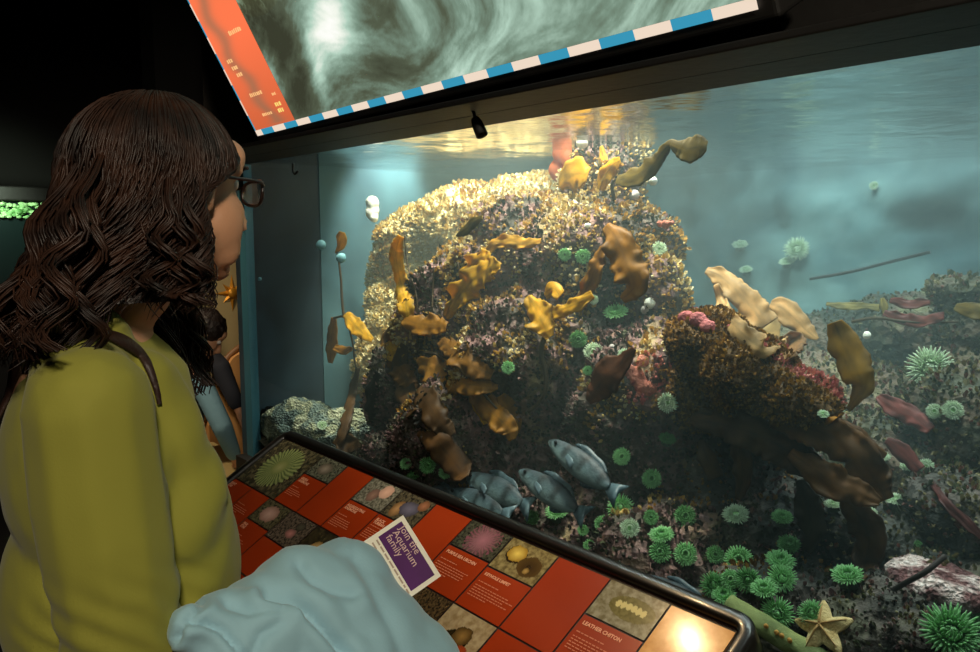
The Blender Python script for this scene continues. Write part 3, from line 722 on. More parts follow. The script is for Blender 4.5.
# ---------------------------------------------------------------- leaflet
LC = [dep(350, 549, 1.045), dep(403, 515, 1.06), dep(441, 576, 1.03)]
lx = (LC[2]-LC[1]); lyv = LC[0]-LC[1]; lyv = lyv-lx*(lyv.dot(lx)/lx.dot(lx)); LW = lx.length; LH = lyv.length
ex, ey = lx.normalized(), (-lyv).normalized(); en = ex.cross(ey)
LP = frame(LC[1], ex, ey, en)           # x along the long edge (reading direction), y up = 0 at top edge
root = empty('leaflet', LC[1]); tag(root, 'white leaflet with a purple block tucked in the pale blue jacket', 'leaflet')
paper = mat('white_paper', srgb(238, 232, 214), .6); purple = mat('purple_print', srgb(88, 28, 104), .5, col2=srgb(72, 18, 84), scale=12, spec=.2); greyp = mat('grey_print', srgb(170, 150, 130), .6)
LD = LH*1.75
child(MB().box((0, -LD, -.0012), (LW, 0, 0), M=LP), 'paper', paper, root, False)
pb = child(MB().add([LP @ V(p) for p in ((.006, -LH*.52, .0006), (LW-.006, -LH*.52, .0006), (LW-.006, -.006, .0006), (.006, -.006, .0006))], [(0, 1, 2, 3)]), 'purple_block', purple, root, False)
text_mesh('Join the\nAquarium\nfamily', LH*.165, LP @ Matrix.Translation((.012, -LH*.165, .0012)), 'lettering', mat('pale_lettering', srgb(214, 176, 170), .5), pb, spacing=.78)
m = MB(); r_ = random.Random(5)
for L in range(7):
    x = .008; y = -LH*.58-L*.0065
    while x < LW*.9:
        ww = r_.uniform(.004, .011); m.add([LP @ V(p) for p in ((x, y, .0006), (x+ww, y, .0006), (x+ww, y+.0022, .0006), (x, y+.0022, .0006))], [(0, 1, 2, 3)]); x += ww+.002
child(m, 'fine_print', greyp, root, False)

# ---------------------------------------------------------------- child and grown-up beyond the tank
def simple_person(name, label, base, face, joints, mats, k=1.0):
    """joints: head, neck, chest, hip, per side shoulder/elbow/wrist/hip/knee/ankle in world metres"""
    root = empty(name, base); tag(root, label, 'person'); J = joints
    Mh = Rz(face-math.pi/2) @ Matrix.Rotation(J.get('nod', -.35), 3, 'X')
    b = MB(); q = head_parts(b, J['head'], Mh, k*.92)
    b.chain([(J['head']+Mh @ V((0, -.02, -.05))*k, .046*k), (J['neck'], .046*k), (J['chest'], .07*k)]); b.cap(J['chest'], .075*k, J['hip'], .08*k)
    for s in 'rl':
        b.chain([(J['neck'], .04*k), (J['sh'+s], .036*k), (J['el'+s], .03*k), (J['wr'+s], .022*k)]); d = (J['wr'+s]-J['el'+s]).normalized()
        sd = d.cross(V((0, 0, 1))); sd = sd.normalized() if sd.length > .1 else V((1, 0, 0))
        hand_parts(b, J['wr'+s], Matrix((sd, d, sd.cross(d))).transposed(), .5, k*.9, 1 if s == 'r' else -1)
        b.chain([(J['hip'], .075*k), (J['kn'+s], .045*k), (J['an'+s], .03*k)])
    child(fuse(b, .007, 4), 'body', skin_l, root)
    c = MB(); c.cap(J['chest'], .095*k, J['hip'], .10*k); c.cap(J['shr'], .05*k, J['shl'], .05*k)
    child(fuse(c, .009, 5), 'shirt', mats[0], root)
    for s in 'rl':
        c = MB(); c.chain([(J['sh'+s], .052*k), (J['el'+s], .047*k), (lerp(J['el'+s], J['wr'+s], .8), .036*k)])
        child(fuse(c, .008, 5), 'sleeve', mats[2], root)
    c = MB(); c.ell(J['hip'], (.11*k, .10*k, .10*k))
    for s in 'rl': c.chain([(J['hip'], .085*k), (J['kn'+s], .06*k), (J['an'+s], .05*k)])
    child(fuse(c, .010, 5), 'trousers', mats[1], root)
    for s in 'rl':
        f = V((math.cos(face), math.sin(face), 0)); c = MB(); a = V((J['an'+s].x, J['an'+s].y, .035))
        c.cap(a-f*.03, .033, a+f*.10*k, .030); child(fuse(c, .008, 3), 'shoe', MATS['black_shoe'], root)
    h = MB(); r_ = random.Random(2)
    hr_m = MATS['dark_child_hair']
    h.ell(J['head']+Mh @ V((0, -.018, .032))*k, (.079*k, .098*k, .088*k), Mh); h.ell(J['head']+Mh @ V((0, -.045, -.02))*k, (.074*k, .070*k, .085*k), Mh)
    child(fuse(h, .006, 3, .5, lambda p, n: .006*noise.noise(p*50)), 'hair', hr_m, root)
    for s in (-1, 1): child(MB().ell(q(s*.031, .075, .008), (.012*k, .012*k, .012*k), sub=2), 'eye', eye_m, root)
    return root
mat('dark_child_hair', srgb(30, 20, 16), .5, bump=.5, bscale=90)
blue_k = mat('light_blue_cotton', srgb(120, 160, 176), .8, bump=.2, bscale=60); navy = mat('navy_cotton', srgb(24, 28, 40), .85)
bx, by = -3.22, -.02
simple_person('person', 'child with dark hair and pale blue sleeve bending over the low counter', (bx, by, 0), math.radians(70),
    dict(head=V((-3.30, .0, 1.03)), neck=V((-3.30, -.05, .91)), chest=V((-3.30, -.10, .80)), hip=V((-3.32, -.42, .62)), nod=-.7,
         shr=V((-3.18, -.07, .84)), elr=V((-3.10, -.02, .66)), wrr=V((-3.10, .03, .515)), shl=V((-3.42, -.07, .84)), ell=V((-3.45, .0, .68)), wrl=V((-3.38, -.04, .52)),
         knr=V((-3.26, -.42, .34)), anr=V((-3.26, -.44, .05)), knl=V((-3.40, -.42, .34)), anl=V((-3.40, -.46, .05))), (navy, navy, blue_k), .9)
simple_person('person', 'grown-up in a dark top reaching down behind the child', (-3.9, -.1, 0), math.radians(60),
    dict(head=V((-4.0, -.02, 1.33)), neck=V((-4.0, -.08, 1.19)), chest=V((-4.0, -.14, 1.06)), hip=V((-4.02, -.30, .75)), nod=-.6,
         shr=V((-3.78, .00, 1.10)), elr=V((-3.50, .14, .84)), wrr=V((-3.42, .19, .64)), shl=V((-4.16, -.08, 1.10)), ell=V((-4.25, -.1, .85)), wrl=V((-4.15, .02, .7)),
         knr=V((-3.93, -.26, .42)), anr=V((-3.93, -.30, .05)), knl=V((-4.1, -.26, .42)), anl=V((-4.1, -.30, .05))), (navy, navy, navy), 1.0)
# ================================================================ REEF ROCKS
def rockmat(name, c0, c1, c2, c3, sc=5, bump=.9):
    t = NT(name); p = t.n('ShaderNodeBsdfPrincipled'); p.inputs['Roughness'].default_value = .8
    tc = t.n('ShaderNodeTexCoord'); n1 = t.n('ShaderNodeTexNoise'); n1.inputs['Scale'].default_value = sc; n1.inputs['Detail'].default_value = 8; n1.inputs['Distortion'].default_value = .8
    n2 = t.n('ShaderNodeTexVoronoi'); n2.inputs['Scale'].default_value = sc*7; n3 = t.n('ShaderNodeTexNoise'); n3.inputs['Scale'].default_value = sc*9; n3.inputs['Detail'].default_value = 6
    for n in (n1, n2, n3): t.l(tc.outputs['Object'], n.inputs['Vector'])
    r = t.n('ShaderNodeValToRGB'); e = r.color_ramp.elements; e[0].position = .30; e[0].color = c0; e[1].position = .68; e[1].color = c3
    for ps, c in ((.45, c1), (.56, c2)): x = e.new(ps); x.color = c
    t.l(n1.outputs['Fac'], r.inputs[0])
    mx = t.n('ShaderNodeMix', data_type='RGBA', blend_type='OVERLAY'); mx.inputs[0].default_value = .75
    t.l(r.outputs[0], mx.inputs[6]); t.l(n3.outputs['Color'], mx.inputs[7])
    bw_ = t.n('ShaderNodeRGBToBW'); t.l(n3.outputs['Color'], bw_.inputs[0]); t.l(bw_.outputs[0], mx.inputs[7]); t.l(mx.outputs[2], p.inputs['Base Color'])
    ad = t.n('ShaderNodeMath', operation='ADD'); t.l(n2.outputs['Distance'], ad.inputs[0]); t.l(n3.outputs['Fac'], ad.inputs[1])
    b = t.n('ShaderNodeBump'); b.inputs['Strength'].default_value = bump; b.inputs['Distance'].default_value = .02
    t.l(ad.outputs[0], b.inputs['Height']); t.l(b.outputs[0], p.inputs['Normal']); t.l(p.outputs[0], t.out.inputs['Surface']); return t.m
rk_main = rockmat('reef_stone', srgb(40, 40, 34), srgb(76, 66, 54), srgb(124, 90, 86), srgb(140, 122, 80))
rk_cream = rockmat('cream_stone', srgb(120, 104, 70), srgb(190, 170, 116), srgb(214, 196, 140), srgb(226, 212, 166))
rk_brown = rockmat('brown_stone', srgb(50, 36, 18), srgb(92, 64, 26), srgb(120, 84, 34), srgb(140, 104, 48), 6)
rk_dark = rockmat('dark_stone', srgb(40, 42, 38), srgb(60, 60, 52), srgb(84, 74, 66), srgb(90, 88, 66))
rk_bank = rockmat('bank_stone', srgb(42, 48, 38), srgb(68, 68, 48), srgb(96, 78, 62), srgb(112, 108, 74))
rk_speck = rockmat('speckled_stone', srgb(84, 50, 52), srgb(120, 72, 70), srgb(236, 208, 200), srgb(240, 220, 210), 14)
FR = Matrix((RT, FW, UP)).transposed()
def rock(label, blobs, m, seed, amp=.04, f=3.5, vox=.013, name='reef_rock', group=None):
    c = MB()
    for u, v, Y, ru, rv, ry in blobs:
        p = at(u, v, Y); k = depth(p)/FP; c.ell(p, (ru*k, ry, rv*k), FR)
    off = V((seed*3.7, seed*1.3, seed*2.1))
    def dsp(p, n):
        q = p+off
        return amp*fbm(q, f, 4)+amp*.5*fbm(q, f*3.6, 3)+amp*.30*abs(noise.noise(q*f*9))
    me = fuse(c, vox, 3, .5, dsp)
    for v in me.vertices:                       # stays inside the tank
        v.co.y = min(max(v.co.y, .012), YB-.03); v.co.x = max(v.co.x, X0+.01); v.co.z = max(v.co.z, ZF+.02)
    o = meshobj(name, me, m); tag(o, label, 'rock'); return o
reef = rock('tall craggy reef mound in the middle of the tank covered with growth', [
    (606, 205, .60, 40, 66, .17), (598, 270, .52, 80, 80, .22), (530, 275, .52, 78, 78, .22), (480, 330, .42, 85, 90, .18), (565, 370, .40, 115, 95, .20),
    (645, 295, .56, 38, 55, .16), (440, 395, .34, 72, 72, .14), (520, 450, .31, 130, 80, .17), (640, 430, .40, 80, 100, .18), (600, 545, .30, 140, 75, .16),
    (420, 470, .22, 75, 40, .10), (480, 560, .24, 80, 60, .12), (690, 560, .30, 90, 60, .15), (700, 480, .48, 80, 80, .16), (660, 380, .48, 50, 60, .16), (615, 160, .66, 34, 36, .10)], rk_main, 1, .045)
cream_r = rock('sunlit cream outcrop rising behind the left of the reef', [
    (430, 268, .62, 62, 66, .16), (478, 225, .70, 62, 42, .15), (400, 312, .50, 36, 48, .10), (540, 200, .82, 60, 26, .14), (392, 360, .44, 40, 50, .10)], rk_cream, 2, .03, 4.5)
ledge = rock('overhanging brown ledge of rough crust right of the reef', [
    (712, 345, .36, 42, 34, .12), (748, 372, .34, 52, 40, .13), (788, 394, .32, 36, 24, .10), (700, 395, .40, 40, 40, .12), (808, 402, .32, 20, 14, .08)], rk_brown, 3, .022, 7, .010)
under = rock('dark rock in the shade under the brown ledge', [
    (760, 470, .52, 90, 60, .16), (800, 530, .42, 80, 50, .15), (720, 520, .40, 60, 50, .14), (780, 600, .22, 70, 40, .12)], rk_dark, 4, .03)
bank = [
    rock('weedy boulder slope at the right under the big pale anemone', [(905, 465, .78, 100, 60, .28), (870, 410, .95, 60, 44, .2), (965, 430, .74, 60, 60, .2)], rk_bank, 5, .04),
    rock('round topped stump of rock at the right edge of the tank', [(962, 292, 1.05, 30, 14, .10), (966, 325, 1.05, 26, 34, .10), (960, 380, 1.0, 50, 30, .15)], rk_bank, 6, .02),
    rock('low hazy rock ridge far behind the hanging kelp paddle', [(860, 345, 1.45, 80, 40, .2), (920, 330, 1.4, 60, 36, .2), (770, 350, 1.3, 80, 40, .2), (820, 400, 1.1, 60, 50, .2)], rk_bank, 7, .04),
    rock('dark boulder in front of the speckled rock\'s shelf', [(880, 540, .46, 60, 40, .14), (960, 510, .48, 50, 40, .14), (960, 600, .34, 60, 40, .12)], rk_dark, 8, .03),
    rock('brown foreground boulder beside the starfish', [(870, 632, .17, 60, 32, .10), (900, 610, .22, 50, 28, .10), (940, 640, .15, 46, 24, .08)], rk_dark, 9, .022, 6, .009),
    rock('flat rock speckled white and purple at the lower right', [(922, 578, .28, 34, 17, .08), (950, 586, .27, 30, 14, .08)], rk_speck, 10, .010, 8, .007),
    rock('bluish heap of pebbly rock at the lower left by the pane edge', [(300, 425, .12, 40, 26, .08), (350, 438, .16, 44, 30, .09), (270, 420, .08, 22, 18, .05)], rockmat('pebbly_stone', srgb(60, 76, 74), srgb(100, 116, 108), srgb(150, 152, 120), srgb(190, 190, 160), 16), 12, .02, 9, .008)]
rocks = [reef, cream_r, ledge, under]+bank
bpy.context.view_layer.update()
RB = bvh(rocks+[tf, bw]); SIDE = bvh([o for o in COL.objects if o.name == 'wall_tank_side'])
RS = {o.name: bvh([o]) for o in rocks}
def hitp(u, v, Y=1.0):
    d = ray(u, v).normalized(); p0 = at(u, v, .004)
    h = RB.ray_cast(p0, d)
    if h[0] is None:
        p = at(u, v, Y); return p, V((0, -1, 0))
    n = h[1] if h[1].dot(d) < 0 else -h[1]
    return h[0], n

# ================================================================ ENCRUSTING GROWTH (uncountable tufts)
growth_m = leafy('tufted_growth', trans=.25, rough=.7)
PAL = dict(cream=[(226, 206, 150), (236, 222, 180), (196, 170, 104), (210, 176, 96)], ochre=[(196, 150, 62), (170, 128, 54), (206, 176, 104), (150, 120, 66)],
           dark=[(48, 46, 38), (74, 64, 54), (110, 80, 80), (76, 78, 50), (150, 116, 108), (60, 52, 36)], brown=[(120, 84, 30), (150, 106, 36), (96, 64, 22), (176, 130, 50)],
           pink=[(206, 120, 110), (220, 140, 120), (190, 100, 100)], bank=[(90, 88, 54), (72, 80, 52), (124, 110, 64), (112, 66, 52), (140, 130, 90), (60, 58, 40)])
def growth(label, src, count, pal, size, seed, keep=None, cat='seaweed', up=.4):
    r_ = random.Random(seed); m = MB()
    vs = [o_.matrix_world @ v.co for o_ in [src] for v in o_.data.vertices]; ps = src.data.polygons
    ar = []; acc = 0; fs = []
    for p in ps:
        c = src.matrix_world @ p.center
        if p.normal.dot((CAM-c).normalized()) < -.25: continue
        if keep and not keep(c, p.normal): continue
        acc += p.area; ar.append(acc); fs.append(p)
    import bisect
    for k in range(count):
        p = fs[min(len(fs)-1, bisect.bisect(ar, r_.random()*acc))]; idx = list(p.vertices)
        c = V((0, 0, 0)); ws = [r_.random()+.05 for _ in idx]; s_ = sum(ws)
        for i, w_ in zip(idx, ws): c += src.data.vertices[i].co*(w_/s_)
        n = (p.normal+V((r_.gauss(0, .35), r_.gauss(0, .35), r_.gauss(0, .3)+up))).normalized()
        q = 1.15*noise.fractal(c*6.5, .8, 2.2, 3)+r_.uniform(-.16, .16)
        key = pal(c, q) if callable(pal) else pal
        cc = PAL[key][r_.randrange(len(PAL[key]))]; j = r_.uniform(.75, 1.1); cc = tuple(x*j for x in srgb(*cc)[:3])
        s = size*r_.uniform(.5, 1.4); t1 = n.orthogonal().normalized(); t1 = Quaternion(n, r_.uniform(0, 6.28)) @ t1; t2 = n.cross(t1)
        if r_.random() < .35:                   # a knobbly bead
            k0 = [c-n*s*.1+t1*s*.34, c-n*s*.1+t2*s*.34, c-n*s*.1-t1*s*.34, c-n*s*.1-t2*s*.34]; k1 = [c+n*s*.30+(x-c)*.95 for x in k0]
            m.add(k0+k1+[c+n*s*.52], [(0, 1, 5, 4), (1, 2, 6, 5), (2, 3, 7, 6), (3, 0, 4, 7), (4, 5, 8), (5, 6, 8), (6, 7, 8), (7, 4, 8)], cc)
        else:                                   # a frond of two crossed lobes
            for a_, b_ in ((t1, t2), (t2, -t1)):
                bnd = b_*s*r_.uniform(-.35, .35)
                m.add([c-a_*s*.12-n*s*.1, c+a_*s*.12-n*s*.1, c+a_*s*.38+n*s*.65+bnd*.5, c+n*s*1.1+bnd, c-a_*s*.38+n*s*.6+bnd*.5], [(0, 1, 2, 3, 4)], cc)
    o = m.build('encrusting_growth', growth_m); tag(o, label, cat, kind='stuff'); return o
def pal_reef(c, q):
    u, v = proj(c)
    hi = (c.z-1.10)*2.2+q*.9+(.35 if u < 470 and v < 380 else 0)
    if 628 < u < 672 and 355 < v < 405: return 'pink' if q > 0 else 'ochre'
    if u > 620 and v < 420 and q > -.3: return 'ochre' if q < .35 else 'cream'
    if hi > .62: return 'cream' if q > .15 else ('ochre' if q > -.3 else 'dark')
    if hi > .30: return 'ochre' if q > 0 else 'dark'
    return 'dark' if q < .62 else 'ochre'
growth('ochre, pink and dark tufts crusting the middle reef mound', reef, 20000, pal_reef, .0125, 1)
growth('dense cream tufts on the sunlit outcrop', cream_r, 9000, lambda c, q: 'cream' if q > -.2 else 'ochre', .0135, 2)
growth('golden brown knobs crusting the overhanging ledge', ledge, 8000, lambda c, q: 'pink' if (q > .0 and RS['reef_rock'] and proj(c)[1] < 306+(proj(c)[0]-690)*.62+8*q) else 'brown', .0085, 3)
growth('short dark weed on the shaded rock under the ledge', under, 2500, lambda c, q: 'dark' if q < .2 else 'brown', .011, 4)
for k, (o, n, lab) in enumerate(((bank[0], 2200, 'olive and rusty weed on the right boulder slope'), (bank[1], 500, 'short tufts on the stump of rock'), (bank[2], 900, 'hazy tufts on the far ridge'), (bank[3], 700, 'dull tufts on the boulder by the speckled rock'))):
    growth(lab, o, int(n*2.4), 'bank', .0115, 10+k)
growth('dull weed on the brown foreground boulder', bank[4], 1200, lambda c, q: 'dark' if q < .2 else 'bank', .008, 20)

# ================================================================ ANEMONES
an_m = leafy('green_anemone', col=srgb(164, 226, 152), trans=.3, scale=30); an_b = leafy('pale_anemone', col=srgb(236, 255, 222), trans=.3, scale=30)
an_d = leafy('dull_anemone', col=srgb(122, 186, 112), trans=.25, scale=30); an_c = mat('anemone_column', srgb(70, 92, 62), .6, col2=srgb(44, 60, 46), scale=30)
an_o = mat('anemone_mouth', srgb(104, 160, 92), .5, col2=srgb(64, 110, 60), scale=40); an_p = mat('pale_mouth', srgb(170, 220, 150), .5)
def anemone_mesh(seed, n1, rings, L, droop, fat):
    """unit anemone: base z=0, disc at z=.55, tentacle circle radius 1"""
    r_ = random.Random(seed)
    col = MB().grid([[(r*math.cos(a), r*math.sin(a), z) for a in [2*math.pi*j/20 for j in range(20)]] for r, z in ((.62, -.15), (.50, .05), (.46, .25), (.56, .45), (.62, .53))], closed=True).mesh('column')
    disc = MB().grid([[(r*math.cos(a), r*math.sin(a), z) for a in [2*math.pi*j/24 for j in range(24)]] for r, z in ((.63, .53), (.48, .57), (.30, .55), (.16, .50), (.05, .44), (.001, .43))], closed=True).mesh('oral_disc')
    t = MB()
    for k in range(rings):
        n = int(n1*(1-.12*k)); r0 = .60-.10*k
        for i in range(n):
            a = 2*math.pi*(i+.5*(k % 2)+r_.uniform(-.2, .2))/n; el = math.radians(droop+26*k+r_.uniform(-12, 12)); LL = L*r_.uniform(.8, 1.15)*(1-.06*k)
            pts = []; p = V((r0*math.cos(a), r0*math.sin(a), .55)); 
            for q in range(4):
                pts.append(p.copy()); e = el+.22*q*(1 if droop < 20 else -.6); a2 = a+r_.uniform(-.15, .15)
                p = p+V((math.cos(a2)*math.cos(e), math.sin(a2)*math.cos(e), math.sin(e)))*(LL/3)
            t.tube(pts, [fat, fat*1.05, fat*.85, fat*.35], 5, caps=True)
    return col, disc, t.mesh('tentacle_crown')
AT = dict(ring=anemone_mesh(1, 32, 4, .36, 14, .070), fluffy=anemone_mesh(2, 36, 5, .48, 0, .056), flat=anemone_mesh(3, 34, 4, .42, -6, .062), closed=anemone_mesh(4, 26, 4, .34, 42, .080))
def proto_anemone(kind, crown, mouth):
    root = bpy.data.objects.new('anemone', None); root.empty_display_size = .02; c, d, t = AT[kind]; ps = []
    for nm, me, m_ in (('column', c, an_c), ('oral_disc', d, mouth), ('tentacle_crown', t, crown)):
        me = me.copy(); me.materials.append(m_); ps.append((nm, me))
    return root, ps
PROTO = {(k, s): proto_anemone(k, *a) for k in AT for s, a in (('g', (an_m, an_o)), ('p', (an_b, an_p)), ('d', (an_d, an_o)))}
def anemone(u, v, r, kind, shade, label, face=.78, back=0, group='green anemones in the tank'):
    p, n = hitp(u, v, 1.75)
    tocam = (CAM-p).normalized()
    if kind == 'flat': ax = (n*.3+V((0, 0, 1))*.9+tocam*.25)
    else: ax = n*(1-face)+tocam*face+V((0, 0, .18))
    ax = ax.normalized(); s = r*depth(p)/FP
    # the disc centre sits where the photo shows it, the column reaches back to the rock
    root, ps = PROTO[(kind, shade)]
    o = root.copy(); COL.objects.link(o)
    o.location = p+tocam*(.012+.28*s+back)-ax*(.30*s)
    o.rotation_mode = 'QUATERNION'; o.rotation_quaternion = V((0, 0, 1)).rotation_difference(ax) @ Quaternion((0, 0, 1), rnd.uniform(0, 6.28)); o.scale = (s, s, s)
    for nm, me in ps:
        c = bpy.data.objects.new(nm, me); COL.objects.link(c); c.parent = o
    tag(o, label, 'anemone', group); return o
ANEM = [
 (930, 369, 19, 'fluffy', 'p', 'largest bright pale green anemone on the right boulder slope', .95, .17),
 (935, 412, 9, 'ring', 'p', 'left half of the pale anemone pair under the largest one'),
 (953, 411, 11, 'ring', 'p', 'right half of the pale anemone pair under the largest one'),
 (797, 250, 12, 'fluffy', 'p', 'round white green anemone on the hazy back wall'),
 (787, 263, 8, 'flat', 'p', 'small white anemone just below the round back wall anemone'),
 (740, 246, 8, 'flat', 'p', 'faint white anemone on the back wall, upper of the left two'),
 (746, 271, 7, 'flat', 'p', 'faint white anemone on the back wall, lower of the left two'),
 (874, 186, 5, 'ring', 'p', 'tiny white anemone high on the back wall at the right'),
 (565, 255, 8, 'closed', 'g', 'upper left of two small green anemones near the reef top'),
 (583, 257, 9, 'closed', 'g', 'upper right of two small green anemones near the reef top'),
 (594, 300, 6, 'closed', 'p', 'tiny green anemone at the tip of the golden kelp on the reef'),
 (616, 314, 13, 'flat', 'g', 'wide green anemone below the golden kelp on the reef'),
 (578, 340, 10, 'ring', 'd', 'dull green ring anemone left of the reef\'s middle'),
 (594, 353, 11, 'ring', 'p', 'pale green anemone with a dark mouth in the reef\'s middle'),
 (588, 371, 6, 'closed', 'g', 'small green anemone below the pale ring anemone on the reef'),
 (624, 356, 8, 'closed', 'p', 'narrow bright anemone behind the brown kelp flap'),
 (508, 368, 8, 'closed', 'g', 'pale anemone alone on the left of the reef near the curved stipe'),
 (659, 250, 9, 'closed', 'p', 'bright white green anemone on the reef\'s right edge'),
 (667, 404, 12, 'closed', 'p', 'bright green anemone under the salmon crust by the brown ledge'),
 (667, 440, 9, 'flat', 'd', 'thin dotted anemone below the bright one by the brown ledge'),
 (622, 457, 10, 'ring', 'g', 'green ring anemone right of the uppermost fish\'s tail'),
 (652, 479, 11, 'ring', 'g', 'green ring anemone standing alone right of the fish'),
 (620, 508, 13, 'fluffy', 'g', 'feathery green anemone just below the uppermost fish'),
 (584, 477, 7, 'flat', 'g', 'small anemone seen edge on behind the uppermost fish\'s belly'),
 (557, 514, 12, 'flat', 'g', 'flat bright green anemone under the middle fish'),
 (532, 518, 9, 'closed', 'd', 'dull olive anemone at the panel edge under the middle fish'),
 (583, 531, 7, 'closed', 'd', 'small olive anemone left in the cluster above the panel edge'),
 (603, 525, 10, 'ring', 'g', 'green anemone left of the cream one above the panel edge'),
 (590, 547, 8, 'ring', 'g', 'lowest small green anemone touching the panel edge'),
 (630, 529, 11, 'ring', 'p', 'cream centred anemone above the panel edge'),
 (651, 518, 9, 'closed', 'd', 'dim round anemone above the pale pair, left of the bigger dim one'),
 (662, 537, 13, 'flat', 'g', 'pale green anemone sitting on an olive one'),
 (660, 553, 13, 'closed', 'd', 'olive anemone below the pale one near the panel'),
 (686, 555, 13, 'ring', 'g', 'ring anemone right of the olive one near the panel'),
 (685, 517, 12, 'ring', 'd', 'dim round anemone in the shade above the ring anemones'),
 (715, 556, 11, 'closed', 'd', 'dim anemone at the left end of the large green patch'),
 (739, 562, 16, 'ring', 'g', 'big green anemone at the top of the large patch'),
 (731, 580, 11, 'ring', 'g', 'anemone with a dark ring mouth in the middle of the large patch'),
 (714, 586, 13, 'fluffy', 'd', 'soft green anemone low at the left of the large patch'),
 (748, 581, 13, 'fluffy', 'd', 'soft green anemone right of the ring mouth in the large patch'),
 (764, 591, 14, 'flat', 'g', 'spread green anemone low at the right of the large patch'),
 (782, 580, 14, 'fluffy', 'g', 'bushy green anemone at the right end of the large patch'),
 (724, 597, 13, 'flat', 'g', 'lowest green anemone of the large patch beside the fish back'),
 (780, 563, 15, 'flat', 'g', 'flat layered anemone above the right end of the large patch'),
 (789, 546, 12, 'flat', 'd', 'shaded anemone topping the right end of the large patch'),
 (782, 519, 11, 'flat', 'g', 'bright little anemone alone in the dark under the ledge'),
 (736, 517, 14, 'flat', 'p', 'pale drooping anemone alone in the dark left of the bright one'),
 (777, 614, 16, 'fluffy', 'g', 'green anemone between the panel corner and the starfish'),
 (812, 614, 13, 'fluffy', 'g', 'green anemone peeping from behind the starfish'),
 (848, 578, 16, 'flat', 'g', 'flat feathery anemone on the boulder above the starfish'),
 (950, 634, 27, 'fluffy', 'g', 'huge feathery anemone at the bottom right corner'),
 (979, 622, 10, 'fluffy', 'g', 'anemone cut by the right edge of the photo, above the huge one'),
 (881, 458, 9, 'flat', 'p', 'bright sliver of anemone above the brown kelp at the right'),
 (909, 468, 9, 'flat', 'p', 'bright sliver of anemone left of the upright one on the slope'),
 (926, 467, 9, 'closed', 'p', 'upright narrow pale anemone on the right slope'),
 (896, 502, 11, 'flat', 'p', 'bright flat anemone below the slivers at the right'),
 (833, 506, 9, 'flat', 'p', 'leftmost bright anemone in the row along the kelp hem'),
 (852, 510, 8, 'flat', 'p', 'middle bright anemone in the row along the kelp hem'),
 (869, 513, 8, 'flat', 'p', 'rightmost bright anemone in the row along the kelp hem'),
 (823, 415, 6, 'flat', 'p', 'tiny turquoise anemone at the tip of the brown ledge'),
 (918, 545, 5, 'closed', 'd', 'tiny green anemone above the speckled rock'),
 (406, 464, 7, 'closed', 'g', 'leftmost green anemone at the reef foot above the panel'),
 (428, 466, 10, 'closed', 'd', 'dark green anemone second from the left at the reef foot'),
 (414, 477, 8, 'flat', 'd', 'low green anemone in the left cluster nearest the panel'),
 (445, 473, 8, 'closed', 'g', 'green anemone at the right of the left cluster'),
 (322, 426, 6, 'closed', 'p', 'pale blob of an anemone on the lower left pebbles'),
]
for a in ANEM: anemone(*a)
# ================================================================ KELP
kelp_m = leafy('kelp_blade', trans=.5, rough=.6)
GOLD, AMB, DARK, TAN, RED = srgb(230, 176, 22)[:3], srgb(180, 122, 16)[:3], srgb(92, 60, 18)[:3], srgb(214, 172, 110)[:3], srgb(150, 70, 60)[:3]
OLIV = srgb(130, 106, 30)[:3]
def lay(u, v, Y, w=3):
    """a point of a plant: at its depth, or lying over the rock where the rock stands further out"""
    p = at(u, v, Y); h = RB.ray_cast(at(u, v, .004), ray(u, v).normalized())
    if h[0] is not None:
        gap = .012+.35*w*depth(h[0])/FP
        if depth(h[0])-gap < depth(p): p = dep(u, v, depth(h[0])-gap)
    if p.y < .012: p = at(u, v, .012)
    return p
def blade_mesh(pts, col, seed, ruf=.3, twist=0., nrm=None, nw=12):
    """ribbon leaf with ruffled margins; pts (u, v, depth behind glass, half width px)"""
    r_ = random.Random(seed); C = [lay(u, v, Y, w) for u, v, Y, w in pts]; W = [w*depth(c)/FP for (u, v, Y, w), c in zip(pts, C)]
    n = 14; cl = cat_rom(C, n); wl = [x.x for x in cat_rom([(w, 0, 0) for w in W], n)]
    rows, cols = [], []; L = 0; ph = r_.uniform(0, 6)
    for i, (p, w) in enumerate(zip(cl, wl)):
        tg = (cl[min(i+1, len(cl)-1)]-cl[max(i-1, 0)]).normalized()
        if i: L += (p-cl[i-1]).length
        nn = (CAM-p).normalized()*.9+V((-.25, -.3, .35)) if nrm is None else V(nrm)
        sd = tg.cross(nn).normalized(); sd = Quaternion(tg, twist*math.sin(i*.22+ph)) @ sd; no = sd.cross(tg).normalized(); w = max(w, .0012)
        rr, cc = [], []
        for j in range(nw+1):
            x = 2*j/nw-1; e = abs(x)**1.6
            rz = ruf*w*e*(.45*math.sin(L/max(.02, w)*2.3+ph+(1.9 if x > 0 else 0)+2.5*noise.noise(V((L*14, seed, x > 0))))+1.5*noise.noise(V((L*32, x*1.5, seed))))+.16*w*noise.noise(V((L*16, seed, 3)))-.16*w*x*x
            rr.append(p+sd*(x*w*(1+.30*abs(x)*noise.noise(V((L*34, x*1.2, seed)))+.12*noise.noise(V((L*90, x, seed)))))+no*rz)
            k = max(.25, .86+.42*noise.fractal(V((L*20, x*1.6, seed*1.7)), .8, 2.2, 4)-.18*(abs(x) < .1)-.22*abs(x)**4); cc.append(tuple(c*k for c in col))
        rows.append(rr); cols.append(cc)
    return MB().grid(rows, cols=cols)
kseed = [100]
